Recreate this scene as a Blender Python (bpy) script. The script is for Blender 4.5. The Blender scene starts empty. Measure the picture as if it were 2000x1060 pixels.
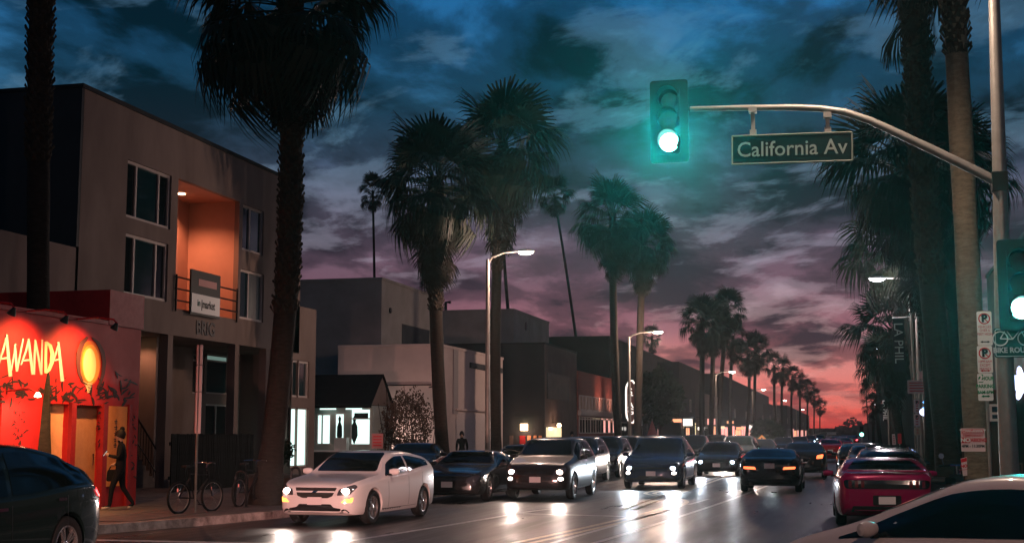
import bpy, bmesh, math, random
import numpy as np
from mathutils import Vector, Matrix, Euler, geometry
from mathutils.bvhtree import BVHTree
R = math.radians
S = bpy.context.scene
COL = S.collection

# ------------------------------------------------------------------ camera
FPX, EYE = 2600.0, 1.8                      # focal length in pixels of a 2000 px wide frame
TH = math.atan((845 - 530) / FPX)           # pitch up
PS = math.atan(650 / FPX * math.cos(TH))    # yaw left of the street
cam = bpy.data.objects.new('camera', bpy.data.cameras.new('camera'))
COL.objects.link(cam)
cam.location = (0, 0, EYE)
cam.rotation_euler = (math.pi / 2 + TH, 0, PS)
cam.data.sensor_width = 36
cam.data.lens = FPX / 2000 * 36
cam.data.clip_start = 0.1
cam.data.clip_end = 4000
S.camera = cam

# ------------------------------------------------------------------ view
S.view_settings.view_transform = 'Standard'
S.view_settings.look = 'None'
S.view_settings.exposure = -0.18
S.view_settings.gamma = 1.0
S.view_settings.use_curve_mapping = False
S.cycles.use_denoising = True
S.cycles.max_bounces = 5
S.cycles.diffuse_bounces = 2
S.cycles.glossy_bounces = 3
S.cycles.transmission_bounces = 4
S.cycles.volume_bounces = 0
S.cycles.transparent_max_bounces = 8
S.cycles.sample_clamp_indirect = 3.0
S.cycles.caustics_reflective = False
S.cycles.caustics_refractive = False


def lin(r, g, b):
    f = lambda c: (c / 255 / 12.92) if c / 255 <= 0.04045 else ((c / 255 + 0.055) / 1.055) ** 2.4
    return (f(r), f(g), f(b), 1.0)


# ------------------------------------------------------------------ dusk sky with clouds
W = bpy.data.worlds.new('World')
S.world = W
W.use_nodes = True
nt = W.node_tree
nt.nodes.clear()


class NG:
    """small node helper"""
    def __init__(s, tree):
        s.t = tree

    def n(s, typ, **kw):
        nd = s.t.nodes.new(typ)
        for k, v in kw.items():
            setattr(nd, k, v)
        return nd

    def lk(s, a, b):
        s.t.links.new(a, b)

    def math(s, op, a, b=None, clamp=False):
        nd = s.n('ShaderNodeMath', operation=op, use_clamp=clamp)
        for i, v in enumerate((a, b)):
            if v is None:
                continue
            if isinstance(v, (int, float)):
                nd.inputs[i].default_value = v
            else:
                s.lk(v, nd.inputs[i])
        return nd.outputs[0]

    def mix(s, fac, a, b, blend='MIX'):
        nd = s.n('ShaderNodeMix', data_type='RGBA', blend_type=blend)
        for key, v in ((0, fac), (6, a), (7, b)):
            if isinstance(v, (int, float)):
                nd.inputs[key].default_value = v
            elif isinstance(v, tuple):
                nd.inputs[key].default_value = v
            else:
                s.lk(v, nd.inputs[key])
        return nd.outputs[2]

    def ramp(s, fac, stops, interp='LINEAR'):
        nd = s.n('ShaderNodeValToRGB')
        cr = nd.color_ramp
        cr.interpolation = interp
        while len(cr.elements) < len(stops):
            cr.elements.new(0.5)
        for e, (p, c) in zip(cr.elements, stops):
            e.position = p
            e.color = c if isinstance(c, tuple) else (c, c, c, 1)
        s.lk(fac, nd.inputs[0])
        return nd.outputs[0]

    def noise(s, vec, scale, detail=4, rough=0.5, dist=0.0):
        nd = s.n('ShaderNodeTexNoise')
        nd.inputs['Scale'].default_value = scale
        nd.inputs['Detail'].default_value = detail
        nd.inputs['Roughness'].default_value = rough
        nd.inputs['Distortion'].default_value = dist
        if vec is not None:
            s.lk(vec, nd.inputs['Vector'])
        return nd.outputs['Fac']

    def comb(s, x, y, z):
        nd = s.n('ShaderNodeCombineXYZ')
        for i, v in enumerate((x, y, z)):
            if isinstance(v, (int, float)):
                nd.inputs[i].default_value = v
            else:
                s.lk(v, nd.inputs[i])
        return nd.outputs[0]


g = NG(nt)
tc = g.n('ShaderNodeTexCoord')
sep = g.n('ShaderNodeSeparateXYZ')
g.lk(tc.outputs['Generated'], sep.inputs[0])
dx, dy, dz = sep.outputs
el = g.math('MAXIMUM', dz, 0.0)
den = g.math('ADD', el, 0.16)
cx = g.math('DIVIDE', dx, den)
cy = g.math('DIVIDE', dy, den)
# the cloud sheet, stretched across the view
P1 = g.comb(g.math('MULTIPLY', cx, 0.95), g.math('MULTIPLY', cy, 0.62), 0.0)
P2 = g.comb(g.math('ADD', g.math('MULTIPLY', cx, 0.75), g.math('MULTIPLY', cy, 0.25)), g.math('MULTIPLY', cy, 0.75), 3.1)
n1 = g.noise(P1, 3.1, 9, 0.58, 0.25)
n2 = g.noise(P2, 4.6, 8, 0.58, 0.3)
n3 = g.noise(P1, 1.5, 4, 0.5, 0.15)
low = g.math('MULTIPLY', g.math('SUBTRACT', 1.0, g.math('DIVIDE', el, 0.085), True), 0.085)
c1 = g.ramp(g.math('ADD', low, g.math('ADD', g.math('MULTIPLY', n1, 0.76), g.math('MULTIPLY', n3, 0.34))),
            [(0.47, 0.0), (0.56, 0.32), (0.65, 1.0)], 'EASE')
c2 = g.ramp(n2, [(0.52, 0.0), (0.62, 0.5), (0.74, 1.0)], 'EASE')
dark = g.ramp(el, [(0.0, lin(226, 62, 58)), (0.014, lin(150, 56, 58)), (0.035, lin(88, 50, 58)), (0.07, lin(62, 46, 56)),
                   (0.12, lin(52, 44, 56)), (0.18, lin(30, 38, 48)), (0.26, lin(6, 34, 46)),
                   (0.36, lin(6, 30, 46)), (0.6, lin(6, 20, 32))])
light = g.ramp(el, [(0.0, lin(255, 92, 78)), (0.02, lin(250, 112, 98)), (0.045, lin(238, 142, 134)), (0.075, lin(164, 106, 118)),
                    (0.11, lin(124, 90, 106)), (0.17, lin(92, 92, 112)), (0.24, lin(48, 100, 136)),
                    (0.32, lin(36, 108, 166)), (0.6, lin(24, 70, 120))])
warm = g.mix(c1, dark, light)
hi = g.ramp(el, [(0.0, lin(255, 130, 110)), (0.05, lin(242, 186, 178)), (0.12, lin(186, 172, 190)), (0.22, lin(110, 156, 188)),
                 (0.5, lin(50, 110, 170))])
warm = g.mix(g.math('MULTIPLY', c2, 0.62), warm, hi)
cdark = g.ramp(el, [(0.0, lin(34, 44, 56)), (0.2, lin(18, 40, 54)), (0.6, lin(9, 26, 40))])
clight = g.ramp(el, [(0.0, lin(84, 80, 96)), (0.2, lin(46, 78, 104)), (0.6, lin(24, 66, 110))])
cool = g.mix(c1, cdark, clight)
glow_w = g.ramp(dy, [(0.90, 0.0), (0.985, 1.0)], 'EASE')      # the coral band is strongest straight down the street
mauve = g.ramp(el, [(0.0, lin(120, 62, 74)), (0.05, lin(96, 66, 80)), (0.12, lin(80, 68, 84))])
lowband = g.math('MULTIPLY', g.math('SUBTRACT', 1.0, g.math('DIVIDE', el, 0.12), True), g.math('MULTIPLY', g.math('SUBTRACT', 1.0, glow_w), 0.62))
warm = g.mix(lowband, warm, mauve)
side = g.ramp(dy, [(0.35, 0.0), (0.86, 1.0)], 'EASE')        # the sunset side of the sky is down the street
skyc = g.mix(side, cool, warm)
ground_dark = g.ramp(g.math('MULTIPLY', g.math('ADD', dz, 0.06), 16.0, True), [(0.0, lin(14, 14, 16)), (0.95, (1, 1, 1, 1))])
skyc = g.mix(1.0, skyc, ground_dark, 'MULTIPLY')
bg = g.n('ShaderNodeBackground')
g.lk(skyc, bg.inputs['Color'])
bg.inputs['Strength'].default_value = 1.0
wo = g.n('ShaderNodeOutputWorld')
g.lk(bg.outputs[0], wo.inputs['Surface'])

# ------------------------------------------------------------------ pixel rays -> places (only used to read off real positions)
_f = Vector((-math.sin(PS) * math.cos(TH), math.cos(PS) * math.cos(TH), math.sin(TH)))
_r = Vector((math.cos(PS), math.sin(PS), 0))
_u = _r.cross(_f)


def ray(px, py):
    return _f + _r * ((px - 1000) / FPX) + _u * ((530 - py) / FPX)


def gnd(px, py, z=0.0):
    d = ray(px, py)
    return Vector((0, 0, EYE)) + d * ((z - EYE) / d.z)


def onX(px, py, X):
    d = ray(px, py)
    return Vector((0, 0, EYE)) + d * (X / d.x)


def onY(px, py, Y):
    d = ray(px, py)
    return Vector((0, 0, EYE)) + d * (Y / d.y)


# ------------------------------------------------------------------ materials
MATS = {}


def mat(name, col, rough=0.6, metal=0.0, var=0.0, vscale=8.0, bump=0.0, bscale=60.0, coat=0.0, spec=0.16, col2=None, stretch=None):
    if name in MATS:
        return MATS[name]
    m = bpy.data.materials.new(name)
    m.use_nodes = True
    t = NG(m.node_tree)
    b = m.node_tree.nodes['Principled BSDF']
    c = tuple(col) if len(col) == 4 else tuple(col) + (1.0,)
    b.inputs['Base Color'].default_value = c
    b.inputs['Roughness'].default_value = rough
    b.inputs['Metallic'].default_value = metal
    b.inputs['Coat Weight'].default_value = coat
    b.inputs['Coat Roughness'].default_value = 0.04
    b.inputs['Specular IOR Level'].default_value = spec
    vec = None
    if var or bump:
        vec = t.n('ShaderNodeTexCoord').outputs['Object']
        if stretch:
            mp = t.n('ShaderNodeMapping')
            mp.inputs['Scale'].default_value = stretch
            t.lk(vec, mp.inputs[0])
            vec = mp.outputs[0]
    if var:
        f = t.ramp(t.noise(vec, vscale, 6, 0.65, 0.3), [(0.3, 0.0), (0.7, 1.0)])
        c2 = tuple(col2) + (1.0,) if col2 else tuple(min(1, x * (1 - var)) for x in c[:3]) + (1.0,)
        t.lk(t.mix(f, c, c2), b.inputs['Base Color'])
        t.lk(t.math('ADD', t.math('MULTIPLY', f, 0.15), rough - 0.06), b.inputs['Roughness'])
    if bump:
        bn = t.n('ShaderNodeBump')
        bn.inputs['Strength'].default_value = bump
        bn.inputs['Distance'].default_value = 0.02
        t.lk(t.noise(vec, bscale, 5, 0.6), bn.inputs['Height'])
        t.lk(bn.outputs[0], b.inputs['Normal'])
    MATS[name] = m
    return m


def emis(name, col, strength):
    if name in MATS:
        return MATS[name]
    m = bpy.data.materials.new(name)
    m.use_nodes = True
    b = m.node_tree.nodes['Principled BSDF']
    b.inputs['Base Color'].default_value = tuple(x * 0.3 for x in col) + (1,)
    b.inputs['Emission Color'].default_value = tuple(col) + (1,)
    b.inputs['Emission Strength'].default_value = strength
    b.inputs['Roughness'].default_value = 0.3
    MATS[name] = m
    return m


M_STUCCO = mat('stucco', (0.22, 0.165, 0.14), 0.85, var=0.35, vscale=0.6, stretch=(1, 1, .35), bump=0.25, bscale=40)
M_STUCCO_D = mat('grey_stucco', (0.30, 0.28, 0.26), 0.85, var=0.3, vscale=0.5, bump=0.25, bscale=40)
M_WHITEWALL = mat('white_wall', (0.58, 0.47, 0.43), 0.8, var=0.18, vscale=0.7, bump=0.2, bscale=30)
M_DARKWALL = mat('dark_wall', (0.025, 0.028, 0.029), 0.8, var=0.25, vscale=0.8, bump=0.2)
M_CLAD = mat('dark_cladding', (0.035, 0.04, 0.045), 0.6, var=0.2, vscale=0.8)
M_BROWNWALL = mat('brown_wall', (0.13, 0.10, 0.09), 0.85, var=0.25, vscale=0.8, bump=0.2)
M_RED = mat('red_wall', (0.42, 0.016, 0.016), 0.55, var=0.3, vscale=1.2, bump=0.1)
M_REDDARK = mat('dark_red_trim', (0.30, 0.018, 0.022), 0.5, var=0.25)
M_ROOF = mat('dark_roof', (0.012, 0.012, 0.013), 0.9, var=0.3, vscale=3)
M_FRAME = mat('pale_frame', (0.42, 0.36, 0.33), 0.5)
M_DFRAME = mat('dark_frame', (0.03, 0.03, 0.03), 0.4)
M_GLASS = mat('dark_glass', (0.006, 0.012, 0.014), 0.06, spec=0.8)
M_GLASS_T = mat('teal_glass', (0.008, 0.03, 0.035), 0.08, spec=0.9)
M_STEEL = mat('galvanised_steel', (0.30, 0.28, 0.25), 0.45, 0.4, var=0.25, vscale=4)
M_BLACKMETAL = mat('black_metal', (0.012, 0.012, 0.013), 0.4, 0.2)
M_DARKGREEN = mat('signal_green_paint', (0.004, 0.008, 0.0075), 0.45)
M_SIGNGREEN = mat('sign_green', (0.0015, 0.009, 0.009), 0.35)
M_SIGNGREEN2 = mat('bike_sign_green', (0.01, 0.10, 0.075), 0.4)
M_SIGNWHITE = mat('sign_white', (0.72, 0.72, 0.68), 0.45)
M_SIGNRED = mat('sign_red', (0.50, 0.02, 0.03), 0.45)
M_SIGNBLACK = mat('sign_black', (0.015, 0.02, 0.018), 0.5)
M_WOOD = mat('dark_wood', (0.05, 0.032, 0.022), 0.7, var=0.5, vscale=3, stretch=(6, 6, 0.6), bump=0.3)
M_TRUNK_LIT = mat('lit_palm_bark', (0.20, 0.16, 0.11), 0.9, var=0.5, vscale=6, bump=0.9, bscale=18, stretch=(1, 1, 3.2))  # lit copy of the bark, lamp light put into a paler colour
M_TRUNK = mat('shaded_palm_bark', (0.030, 0.023, 0.018), 0.9, var=0.5, vscale=6, bump=0.9, bscale=18, stretch=(1, 1, 3.2))  # shaded copy of the bark, shade put into a darker colour
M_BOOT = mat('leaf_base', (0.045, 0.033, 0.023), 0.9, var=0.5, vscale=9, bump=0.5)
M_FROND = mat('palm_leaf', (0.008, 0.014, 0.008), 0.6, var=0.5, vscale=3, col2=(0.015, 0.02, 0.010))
M_DEAD = mat('dry_palm_leaf', (0.013, 0.011, 0.008), 0.8, var=0.5, vscale=3)
M_LEAF = mat('dark_leaf', (0.022, 0.042, 0.02), 0.6, var=0.5, vscale=2)
M_TYRE = mat('tyre_rubber', (0.012, 0.012, 0.012), 0.75)
M_RIM = mat('alloy_rim', (0.62, 0.60, 0.58), 0.22, 0.9)
M_TRIM = mat('black_trim', (0.01, 0.01, 0.011), 0.45)
M_CHROME = mat('chrome', (0.7, 0.7, 0.7), 0.12, 1.0)
M_PLATE = mat('plate_white', (0.7, 0.62, 0.62), 0.4)
M_CONC = mat('concrete', (0.16, 0.135, 0.125), 0.8, var=0.35, vscale=2.5, bump=0.3, bscale=50)
M_KERB = mat('kerb_paint', (0.52, 0.42, 0.39), 0.75, var=0.8, vscale=3.2, bump=0.4, bscale=30, col2=(0.08, 0.06, 0.055))
M_SKIN = mat('skin', (0.42, 0.24, 0.17), 0.5)
M_CLOTH = mat('black_cloth', (0.005, 0.0055, 0.007), 0.85)
M_JEANS = mat('dark_trousers', (0.007, 0.008, 0.011), 0.9)
M_HAIR = mat('dark_hair', (0.012, 0.009, 0.008), 0.5)
M_SHOE = mat('pale_shoe', (0.45, 0.38, 0.33), 0.6)

E_GREEN = emis('green_signal_light', (0.35, 1.0, 0.80), 9.0)
E_HEAD = emis('headlight_glow', (1.0, 0.86, 0.80), 20.0)
E_HEADB = emis('cool_headlight_glow', (0.72, 0.84, 1.0), 17.0)
E_HEADW = emis('warm_headlight_glow', (1.0, 0.72, 0.60), 22.0)
E_FOG = emis('fog_light_glow', (1.0, .85, .78), 7.0)
E_AMBER = emis('amber_light', (1.0, 0.28, 0.05), 5.0)
E_TAIL = emis('tail_light', (1.0, 0.05, 0.06), 2.6)
E_TAILO = emis('orange_tail_light', (1.0, 0.16, 0.05), 3.4)
E_STREET = emis('street_lamp_glow', (1.0, 0.86, 0.72), 40.0)
E_STREETV = emis('cool_street_lamp_glow', (0.86, 0.84, 1.0), 26.0)
E_WARM = emis('warm_bulb', (1.0, 0.66, 0.38), 14.0)
E_SHOP = emis('shop_interior_light', (0.72, 1.0, 0.93), 1.7)
E_SHOPD = emis('dim_shop_light', (0.40, 0.62, 0.54), 0.34)
E_NEON = emis('white_neon', (1.0, 0.90, 0.82), 1.9)
E_NEONB = emis('blue_white_neon', (0.62, 0.68, 1.0), 3.5)
E_PINK = emis('pink_shop_glow', (1.0, 0.42, 0.36), 1.3)
E_ORANGE = emis('orange_shop_glow', (1.0, 0.42, 0.22), 1.6)
E_YELLOW = emis('lit_yellow_sign', (1.0, 0.80, 0.46), 1.3)


# ------------------------------------------------------------------ objects, labels, meshes
def thing(name, label, cat, loc=(0, 0, 0), rz=0.0, group=None, kind=None):
    o = bpy.data.objects.new(name, None)
    o.empty_display_size = 0.3
    COL.objects.link(o)
    o.location = loc
    o.rotation_euler = (0, 0, rz)
    o['label'] = label
    o['category'] = cat
    if group:
        o['group'] = group
    if kind:
        o['kind'] = kind
    return o


def tag(o, label=None, cat=None, group=None, kind=None):
    for k, v in (('label', label), ('category', cat), ('group', group), ('kind', kind)):
        if v:
            o[k] = v
    return o


def root_of(o):
    while o.parent:
        o = o.parent
    return o


def link(name, me, m=None, parent=None):
    if m is not None and not me.materials:
        me.materials.append(m)
    o = bpy.data.objects.new(name, me)
    COL.objects.link(o)
    if parent:
        o.parent = parent
    return o


def dup(o, loc=None, rz=None, label=None, group=None, parent=None, keep_lights=True):
    c = o.copy()
    COL.objects.link(c)
    c.parent = parent
    if loc is not None:
        c.location = loc
    if rz is not None:
        c.rotation_euler = (0, 0, rz)
    if label:
        c['label'] = label
    if group:
        c['group'] = group
    for ch in list(o.children):
        if ch.type == 'LIGHT' and not keep_lights:
            continue
        dup(ch, parent=c, keep_lights=keep_lights)
    return c


class MB:
    def __init__(s):
        s.v, s.f = [], []

    def add(s, vs, fs):
        k = len(s.v)
        s.v += [Vector(p) for p in vs]
        s.f += [tuple(i + k for i in f) for f in fs]
        return s

    def box(s, x0, x1, y0, y1, z0, z1):
        return s.add([(x0, y0, z0), (x1, y0, z0), (x1, y1, z0), (x0, y1, z0), (x0, y0, z1), (x1, y0, z1), (x1, y1, z1), (x0, y1, z1)],
                     [(0, 3, 2, 1), (4, 5, 6, 7), (0, 1, 5, 4), (1, 2, 6, 5), (2, 3, 7, 6), (3, 0, 4, 7)])

    def boxm(s, M, sx, sy, sz):
        c = [M @ Vector((a * sx / 2, b * sy / 2, d * sz / 2)) for d in (-1, 1) for a, b in ((-1, -1), (1, -1), (1, 1), (-1, 1))]
        return s.add(c, [(0, 3, 2, 1), (4, 5, 6, 7), (0, 1, 5, 4), (1, 2, 6, 5), (2, 3, 7, 6), (3, 0, 4, 7)])

    def quad(s, a, b, c, d):
        return s.add([a, b, c, d], [(0, 1, 2, 3)])

    def tube(s, pts, rad, n=8, caps=True):
        pts = [Vector(p) for p in pts]
        if isinstance(rad, (int, float)):
            rad = [rad] * len(pts)
        k = len(s.v)
        ref = None
        for i, p in enumerate(pts):
            t = (pts[min(i + 1, len(pts) - 1)] - pts[max(i - 1, 0)]).normalized()
            if ref is None:
                ref = t.orthogonal().normalized()
            ref = (ref - t * ref.dot(t))
            ref = ref.normalized() if ref.length > 1e-6 else t.orthogonal().normalized()
            b = t.cross(ref)
            for j in range(n):
                a = 2 * math.pi * j / n
                s.v.append(p + (ref * math.cos(a) + b * math.sin(a)) * rad[i])
        for i in range(len(pts) - 1):
            for j in range(n):
                a, b2 = k + i * n + j, k + i * n + (j + 1) % n
                s.f.append((a, b2, b2 + n, a + n))
        if caps:
            s.f.append(tuple(k + j for j in reversed(range(n))))
            e = k + (len(pts) - 1) * n
            s.f.append(tuple(e + j for j in range(n)))
        return s

    def prism(s, poly, ext):
        n = len(poly)
        ext = Vector(ext)
        a = [Vector(p) for p in poly]
        return s.add(a + [p + ext for p in a], [tuple(reversed(range(n))), tuple(range(n, 2 * n))] +
                     [(i, (i + 1) % n, n + (i + 1) % n, n + i) for i in range(n)])

    def disc(s, c, nrm, r, thick, n=24):
        nrm = Vector(nrm).normalized()
        u = nrm.orthogonal().normalized()
        w = nrm.cross(u)
        return s.prism([Vector(c) + (u * math.cos(2 * math.pi * i / n) + w * math.sin(2 * math.pi * i / n)) * r for i in range(n)], nrm * thick)

    def lathe(s, prof, M, n=24):
        k = len(s.v)
        for r, h in prof:
            for j in range(n):
                a = 2 * math.pi * j / n
                s.v.append(M @ Vector((r * math.cos(a), r * math.sin(a), h)))
        for i in range(len(prof) - 1):
            for j in range(n):
                a, b = k + i * n + j, k + i * n + (j + 1) % n
                s.f.append((a, b, b + n, a + n))
        return s

    def mesh(s, name, m, off=None, smooth=False):
        me = bpy.data.meshes.new(name)
        vs = [v - off for v in s.v] if off is not None else s.v
        me.from_pydata(vs, [], s.f)
        if m:
            me.materials.append(m)
        me.validate()
        if smooth:
            me.shade_smooth()
            me.set_sharp_from_angle(angle=R(40))
        return me

    def build(s, name, m, parent=None, smooth=False, local=False):
        off = None
        if parent is not None and not local:
            off = Vector(root_of(parent).location)
        return link(name, s.mesh(name, m, off, smooth), None, parent)


class Fr:
    """a wall frame: u along the wall, v up, w outward"""
    def __init__(s, axis, plane):
        s.a, s.p = axis, plane

    def pt(s, u, v, w):
        return Vector((s.p + w, u, v)) if s.a == 'X' else Vector((u, s.p - w, v))

    def box(s, mb, u0, u1, v0, v1, w0, w1):
        a, b = s.pt(u0, v0, w0), s.pt(u1, v1, w1)
        return mb.box(min(a.x, b.x), max(a.x, b.x), min(a.y, b.y), max(a.y, b.y), min(a.z, b.z), max(a.z, b.z))


def wall(mb, fr, u0, u1, v0, v1, ops, depth):
    """wall sheet with real openings and their reveals"""
    us = sorted({u0, u1} | {o[0] for o in ops} | {o[1] for o in ops})
    vs = sorted({v0, v1} | {o[2] for o in ops} | {o[3] for o in ops})
    for i in range(len(us) - 1):
        for j in range(len(vs) - 1):
            uc, vc = (us[i] + us[i + 1]) / 2, (vs[j] + vs[j + 1]) / 2
            if any(o[0] < uc < o[1] and o[2] < vc < o[3] for o in ops):
                continue
            mb.quad(fr.pt(us[i], vs[j], 0), fr.pt(us[i + 1], vs[j], 0), fr.pt(us[i + 1], vs[j + 1], 0), fr.pt(us[i], vs[j + 1], 0))
    for a, b, c, d in ops:
        for (p, q) in (((a, c), (b, c)), ((b, c), (b, d)), ((b, d), (a, d)), ((a, d), (a, c))):
            mb.quad(fr.pt(p[0], p[1], 0), fr.pt(q[0], q[1], 0), fr.pt(q[0], q[1], -depth), fr.pt(p[0], p[1], -depth))
    return mb


def window(parent, fr, u0, u1, v0, v1, mull=(), trans=(), fw=0.07, w0=-0.16, w1=-0.06, fm=None, pm=None, name='window'):
    mb = MB()
    fr.box(mb, u0, u0 + fw, v0, v1, w0, w1)
    fr.box(mb, u1 - fw, u1, v0, v1, w0, w1)
    fr.box(mb, u0 + fw, u1 - fw, v1 - fw, v1, w0, w1)
    fr.box(mb, u0 + fw, u1 - fw, v0, v0 + fw, w0, w1)
    xs = [u0 + fw] + [u0 + (u1 - u0) * t for t in mull] + [u1 - fw]
    zs = [v0 + fw] + [v0 + (v1 - v0) * t for t in trans] + [v1 - fw]
    for x in xs[1:-1]:
        fr.box(mb, x - fw / 2, x + fw / 2, v0 + fw, v1 - fw, w0, w1 - 0.004)
    for z in zs[1:-1]:
        fr.box(mb, u0 + fw, u1 - fw, z - fw / 2, z + fw / 2, w0, w1 - 0.008)
    o = mb.build(name, fm or M_FRAME, parent)
    for i in range(len(xs) - 1):
        for j in range(len(zs) - 1):
            p = MB()
            e = 0.0 if i == 0 else fw / 2
            e2 = 0.0 if i == len(xs) - 2 else fw / 2
            f = 0.0 if j == 0 else fw / 2
            f2 = 0.0 if j == len(zs) - 2 else fw / 2
            fr.box(p, xs[i] + e, xs[i + 1] - e2, zs[j] + f, zs[j + 1] - f2, w0 + 0.03, w0 + 0.045)
            m = pm[(i + j) % len(pm)] if isinstance(pm, (list, tuple)) else (pm or M_GLASS)
            p.build('pane', m, o)
    return o


_text_n = 0


def text(s, size, m, parent, M, ext=0.004, name='lettering', align='CENTER', sx=1.0, bold=0.0, local=False):
    cu = bpy.data.curves.new('t', 'FONT')
    cu.body = s
    cu.size = size
    cu.extrude = ext
    cu.offset = bold
    cu.align_x = align
    cu.align_y = 'CENTER'
    cu.resolution_u = 3
    o = bpy.data.objects.new('t', cu)
    COL.objects.link(o)
    dg = bpy.context.evaluated_depsgraph_get()
    me = bpy.data.meshes.new_from_object(o.evaluated_get(dg))
    bpy.data.objects.remove(o)
    bpy.data.curves.remove(cu)
    off = Vector((0, 0, 0)) if local or parent is None else Vector(root_of(parent).location)
    me.transform(Matrix.Translation(-off) @ M @ Matrix.Diagonal((sx, 1, 1, 1)))
    me.name = name
    return link(name, me, m, parent)


def face_cam(p, tilt=0.0, spin=0.0):
    """text matrix facing -Y (towards oncoming eyes), at p; tilt rotates in the sign's plane"""
    return Matrix.Translation(p) @ Matrix.Rotation(spin, 4, 'Z') @ Matrix.Rotation(R(90), 4, 'X') @ Matrix.Rotation(tilt, 4, 'Z')


def face_px(p):
    """text matrix on a wall facing +X, reading along +Y"""
    return Matrix.Translation(p) @ Matrix.Rotation(R(90), 4, 'Z') @ Matrix.Rotation(R(90), 4, 'X')


def lamp(typ, name, loc, power, col, parent=None, rot=None, radius=0.05, angle=None, blend=0.3, local=False):
    l = bpy.data.lights.new(name, typ)
    l.energy = power
    l.color = col
    l.shadow_soft_size = radius
    if typ == 'SPOT':
        l.spot_size = R(angle or 120)
        l.spot_blend = blend
    o = bpy.data.objects.new(name, l)
    COL.objects.link(o)
    if parent:
        o.parent = parent
        if not local:
            loc = Vector(loc) - Vector(root_of(parent).location)
    o.location = loc
    if rot is not None:
        o.rotation_euler = rot
    return o


def aim(d):
    return Vector(d).to_track_quat('-Z', 'Y').to_euler()


rnd = random.Random(7)

# ------------------------------------------------------------------ ground, road, pavements, markings
m = bpy.data.materials.new('asphalt')
m.use_nodes = True
t = NG(m.node_tree)
b = m.node_tree.nodes['Principled BSDF']
oc = t.n('ShaderNodeTexCoord').outputs['Object']
mp = t.n('ShaderNodeMapping')
mp.inputs['Scale'].default_value = (1.6, 0.12, 1)
t.lk(oc, mp.inputs[0])
streak = t.noise(mp.outputs[0], 1.1, 5, 0.6, 0.2)
blotch = t.noise(oc, 0.55, 7, 0.65, 0.4)
fine = t.noise(oc, 75, 3, 0.65)
b.inputs['Specular IOR Level'].default_value = 0.4
cc = t.mix(t.ramp(blotch, [(0.35, 0.0), (0.65, 1.0)]), (0.011, 0.010, 0.010, 1), (0.028, 0.024, 0.023, 1))
cc = t.mix(t.ramp(t.noise(oc, 2.2, 3, 0.4, 1.2), [(0.492, 0.0), (0.5, 0.25), (0.508, 0.0)]), cc, (0.014, 0.013, 0.013, 1))
t.lk(cc, b.inputs['Base Color'])
t.lk(t.math('ADD', t.math('MULTIPLY', t.ramp(streak, [(0.3, 0.0), (0.72, 1.0)]), 0.26), t.math('ADD', t.math('MULTIPLY', blotch, 0.18), 0.16)), b.inputs['Roughness'])
bn = t.n('ShaderNodeBump')
bn.inputs['Strength'].default_value = 0.22
bn.inputs['Distance'].default_value = 0.02
mp2 = t.n('ShaderNodeMapping')
mp2.inputs['Scale'].default_value = (0.5, 1.6, 1)
t.lk(oc, mp2.inputs[0])
wav = t.noise(mp2.outputs[0], 1.4, 3, 0.5)
t.lk(t.math('ADD', t.math('MULTIPLY', fine, 0.6), t.math('MULTIPLY', wav, 0.6)), bn.inputs['Height'])
t.lk(bn.outputs[0], b.inputs['Normal'])
M_ASPHALT = m
M_LINE = mat('worn_white_paint', (0.85, 0.82, 0.80), 0.35, var=0.35, vscale=5, col2=(0.36, 0.33, 0.32), bump=0.1, spec=.8)
M_YLINE = mat('worn_yellow_paint', (0.82, 0.68, 0.48), 0.35, var=0.35, vscale=5, col2=(0.36, 0.28, 0.18), bump=0.1, spec=.8)

mb = MB()
mb.quad((-900, -60, -0.02), (900, -60, -0.02), (900, 2400, -0.02), (-900, 2400, -0.02))
tag(mb.build('ground', mat('earth', (0.03, 0.028, 0.026), 0.9)), kind='structure')
mb = MB()
mb.quad((-60, -30, 0), (40, -30, 0), (40, 18, 0), (-60, 18, 0))
mb.quad((-16, 18, 0), (6, 18, 0), (6, 1500, 0), (-16, 1500, 0))
tag(mb.build('road', M_ASPHALT), kind='structure')


def pavement(name, outline, z=0.15):
    """raised pavement inside an outline (counter-clockwise), kerb along it"""
    mb = MB()
    n = len(outline)
    mb.add([(x, y, z) for x, y in outline] + [(x, y, -0.01) for x, y in outline],
           [tuple(range(n))] + [(i, n + i, n + (i + 1) % n, (i + 1) % n) for i in range(n)])
    return tag(mb.build(name, M_CONC), kind='structure')


left_edge = [(-30, 18.6), (-17.0, 18.9), (-14.6, 19.6), (-13.35, 21.0), (-12.35, 24.0), (-11.78, 26.6), (-11.45, 29.5), (-11.3, 33), (-11.3, 420)]
right_edge = [(2.15, 420), (2.15, 24), (2.5, 21.4), (3.6, 19.6), (6, 18.9), (30, 18.8)]
pv = pavement('left_pavement', left_edge + [(-60, 420), (-60, 18.6)])
pv2 = pavement('right_pavement', right_edge + [(60, 18.8), (60, 420)])


def kerb(edge, name, z=0.16, wd=0.16, sgn=-1):
    mb = MB()
    E = [Vector((x, y, 0)) for x, y in edge]
    inn = []
    for i, p in enumerate(E):
        tg = (E[min(i + 1, len(E) - 1)] - E[max(i - 1, 0)]).normalized()
        inn.append(p + Vector((-tg.y, tg.x, 0)) * wd)
    for i in range(len(E) - 1):
        a, b2, c, d = E[i], E[i + 1], inn[i + 1], inn[i]
        up = Vector((0, 0, z))
        o = (b2 - a).normalized().cross(Vector((0, 0, 1))) * 0.015
        mb.quad(a + o, b2 + o, b2 + up, a + up)
        mb.quad(a + up, b2 + up, c + up, d + up)
    return tag(mb.build(name, M_KERB), kind='structure')


kerb(left_edge, 'left_kerb')
kerb(right_edge, 'right_kerb')

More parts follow.
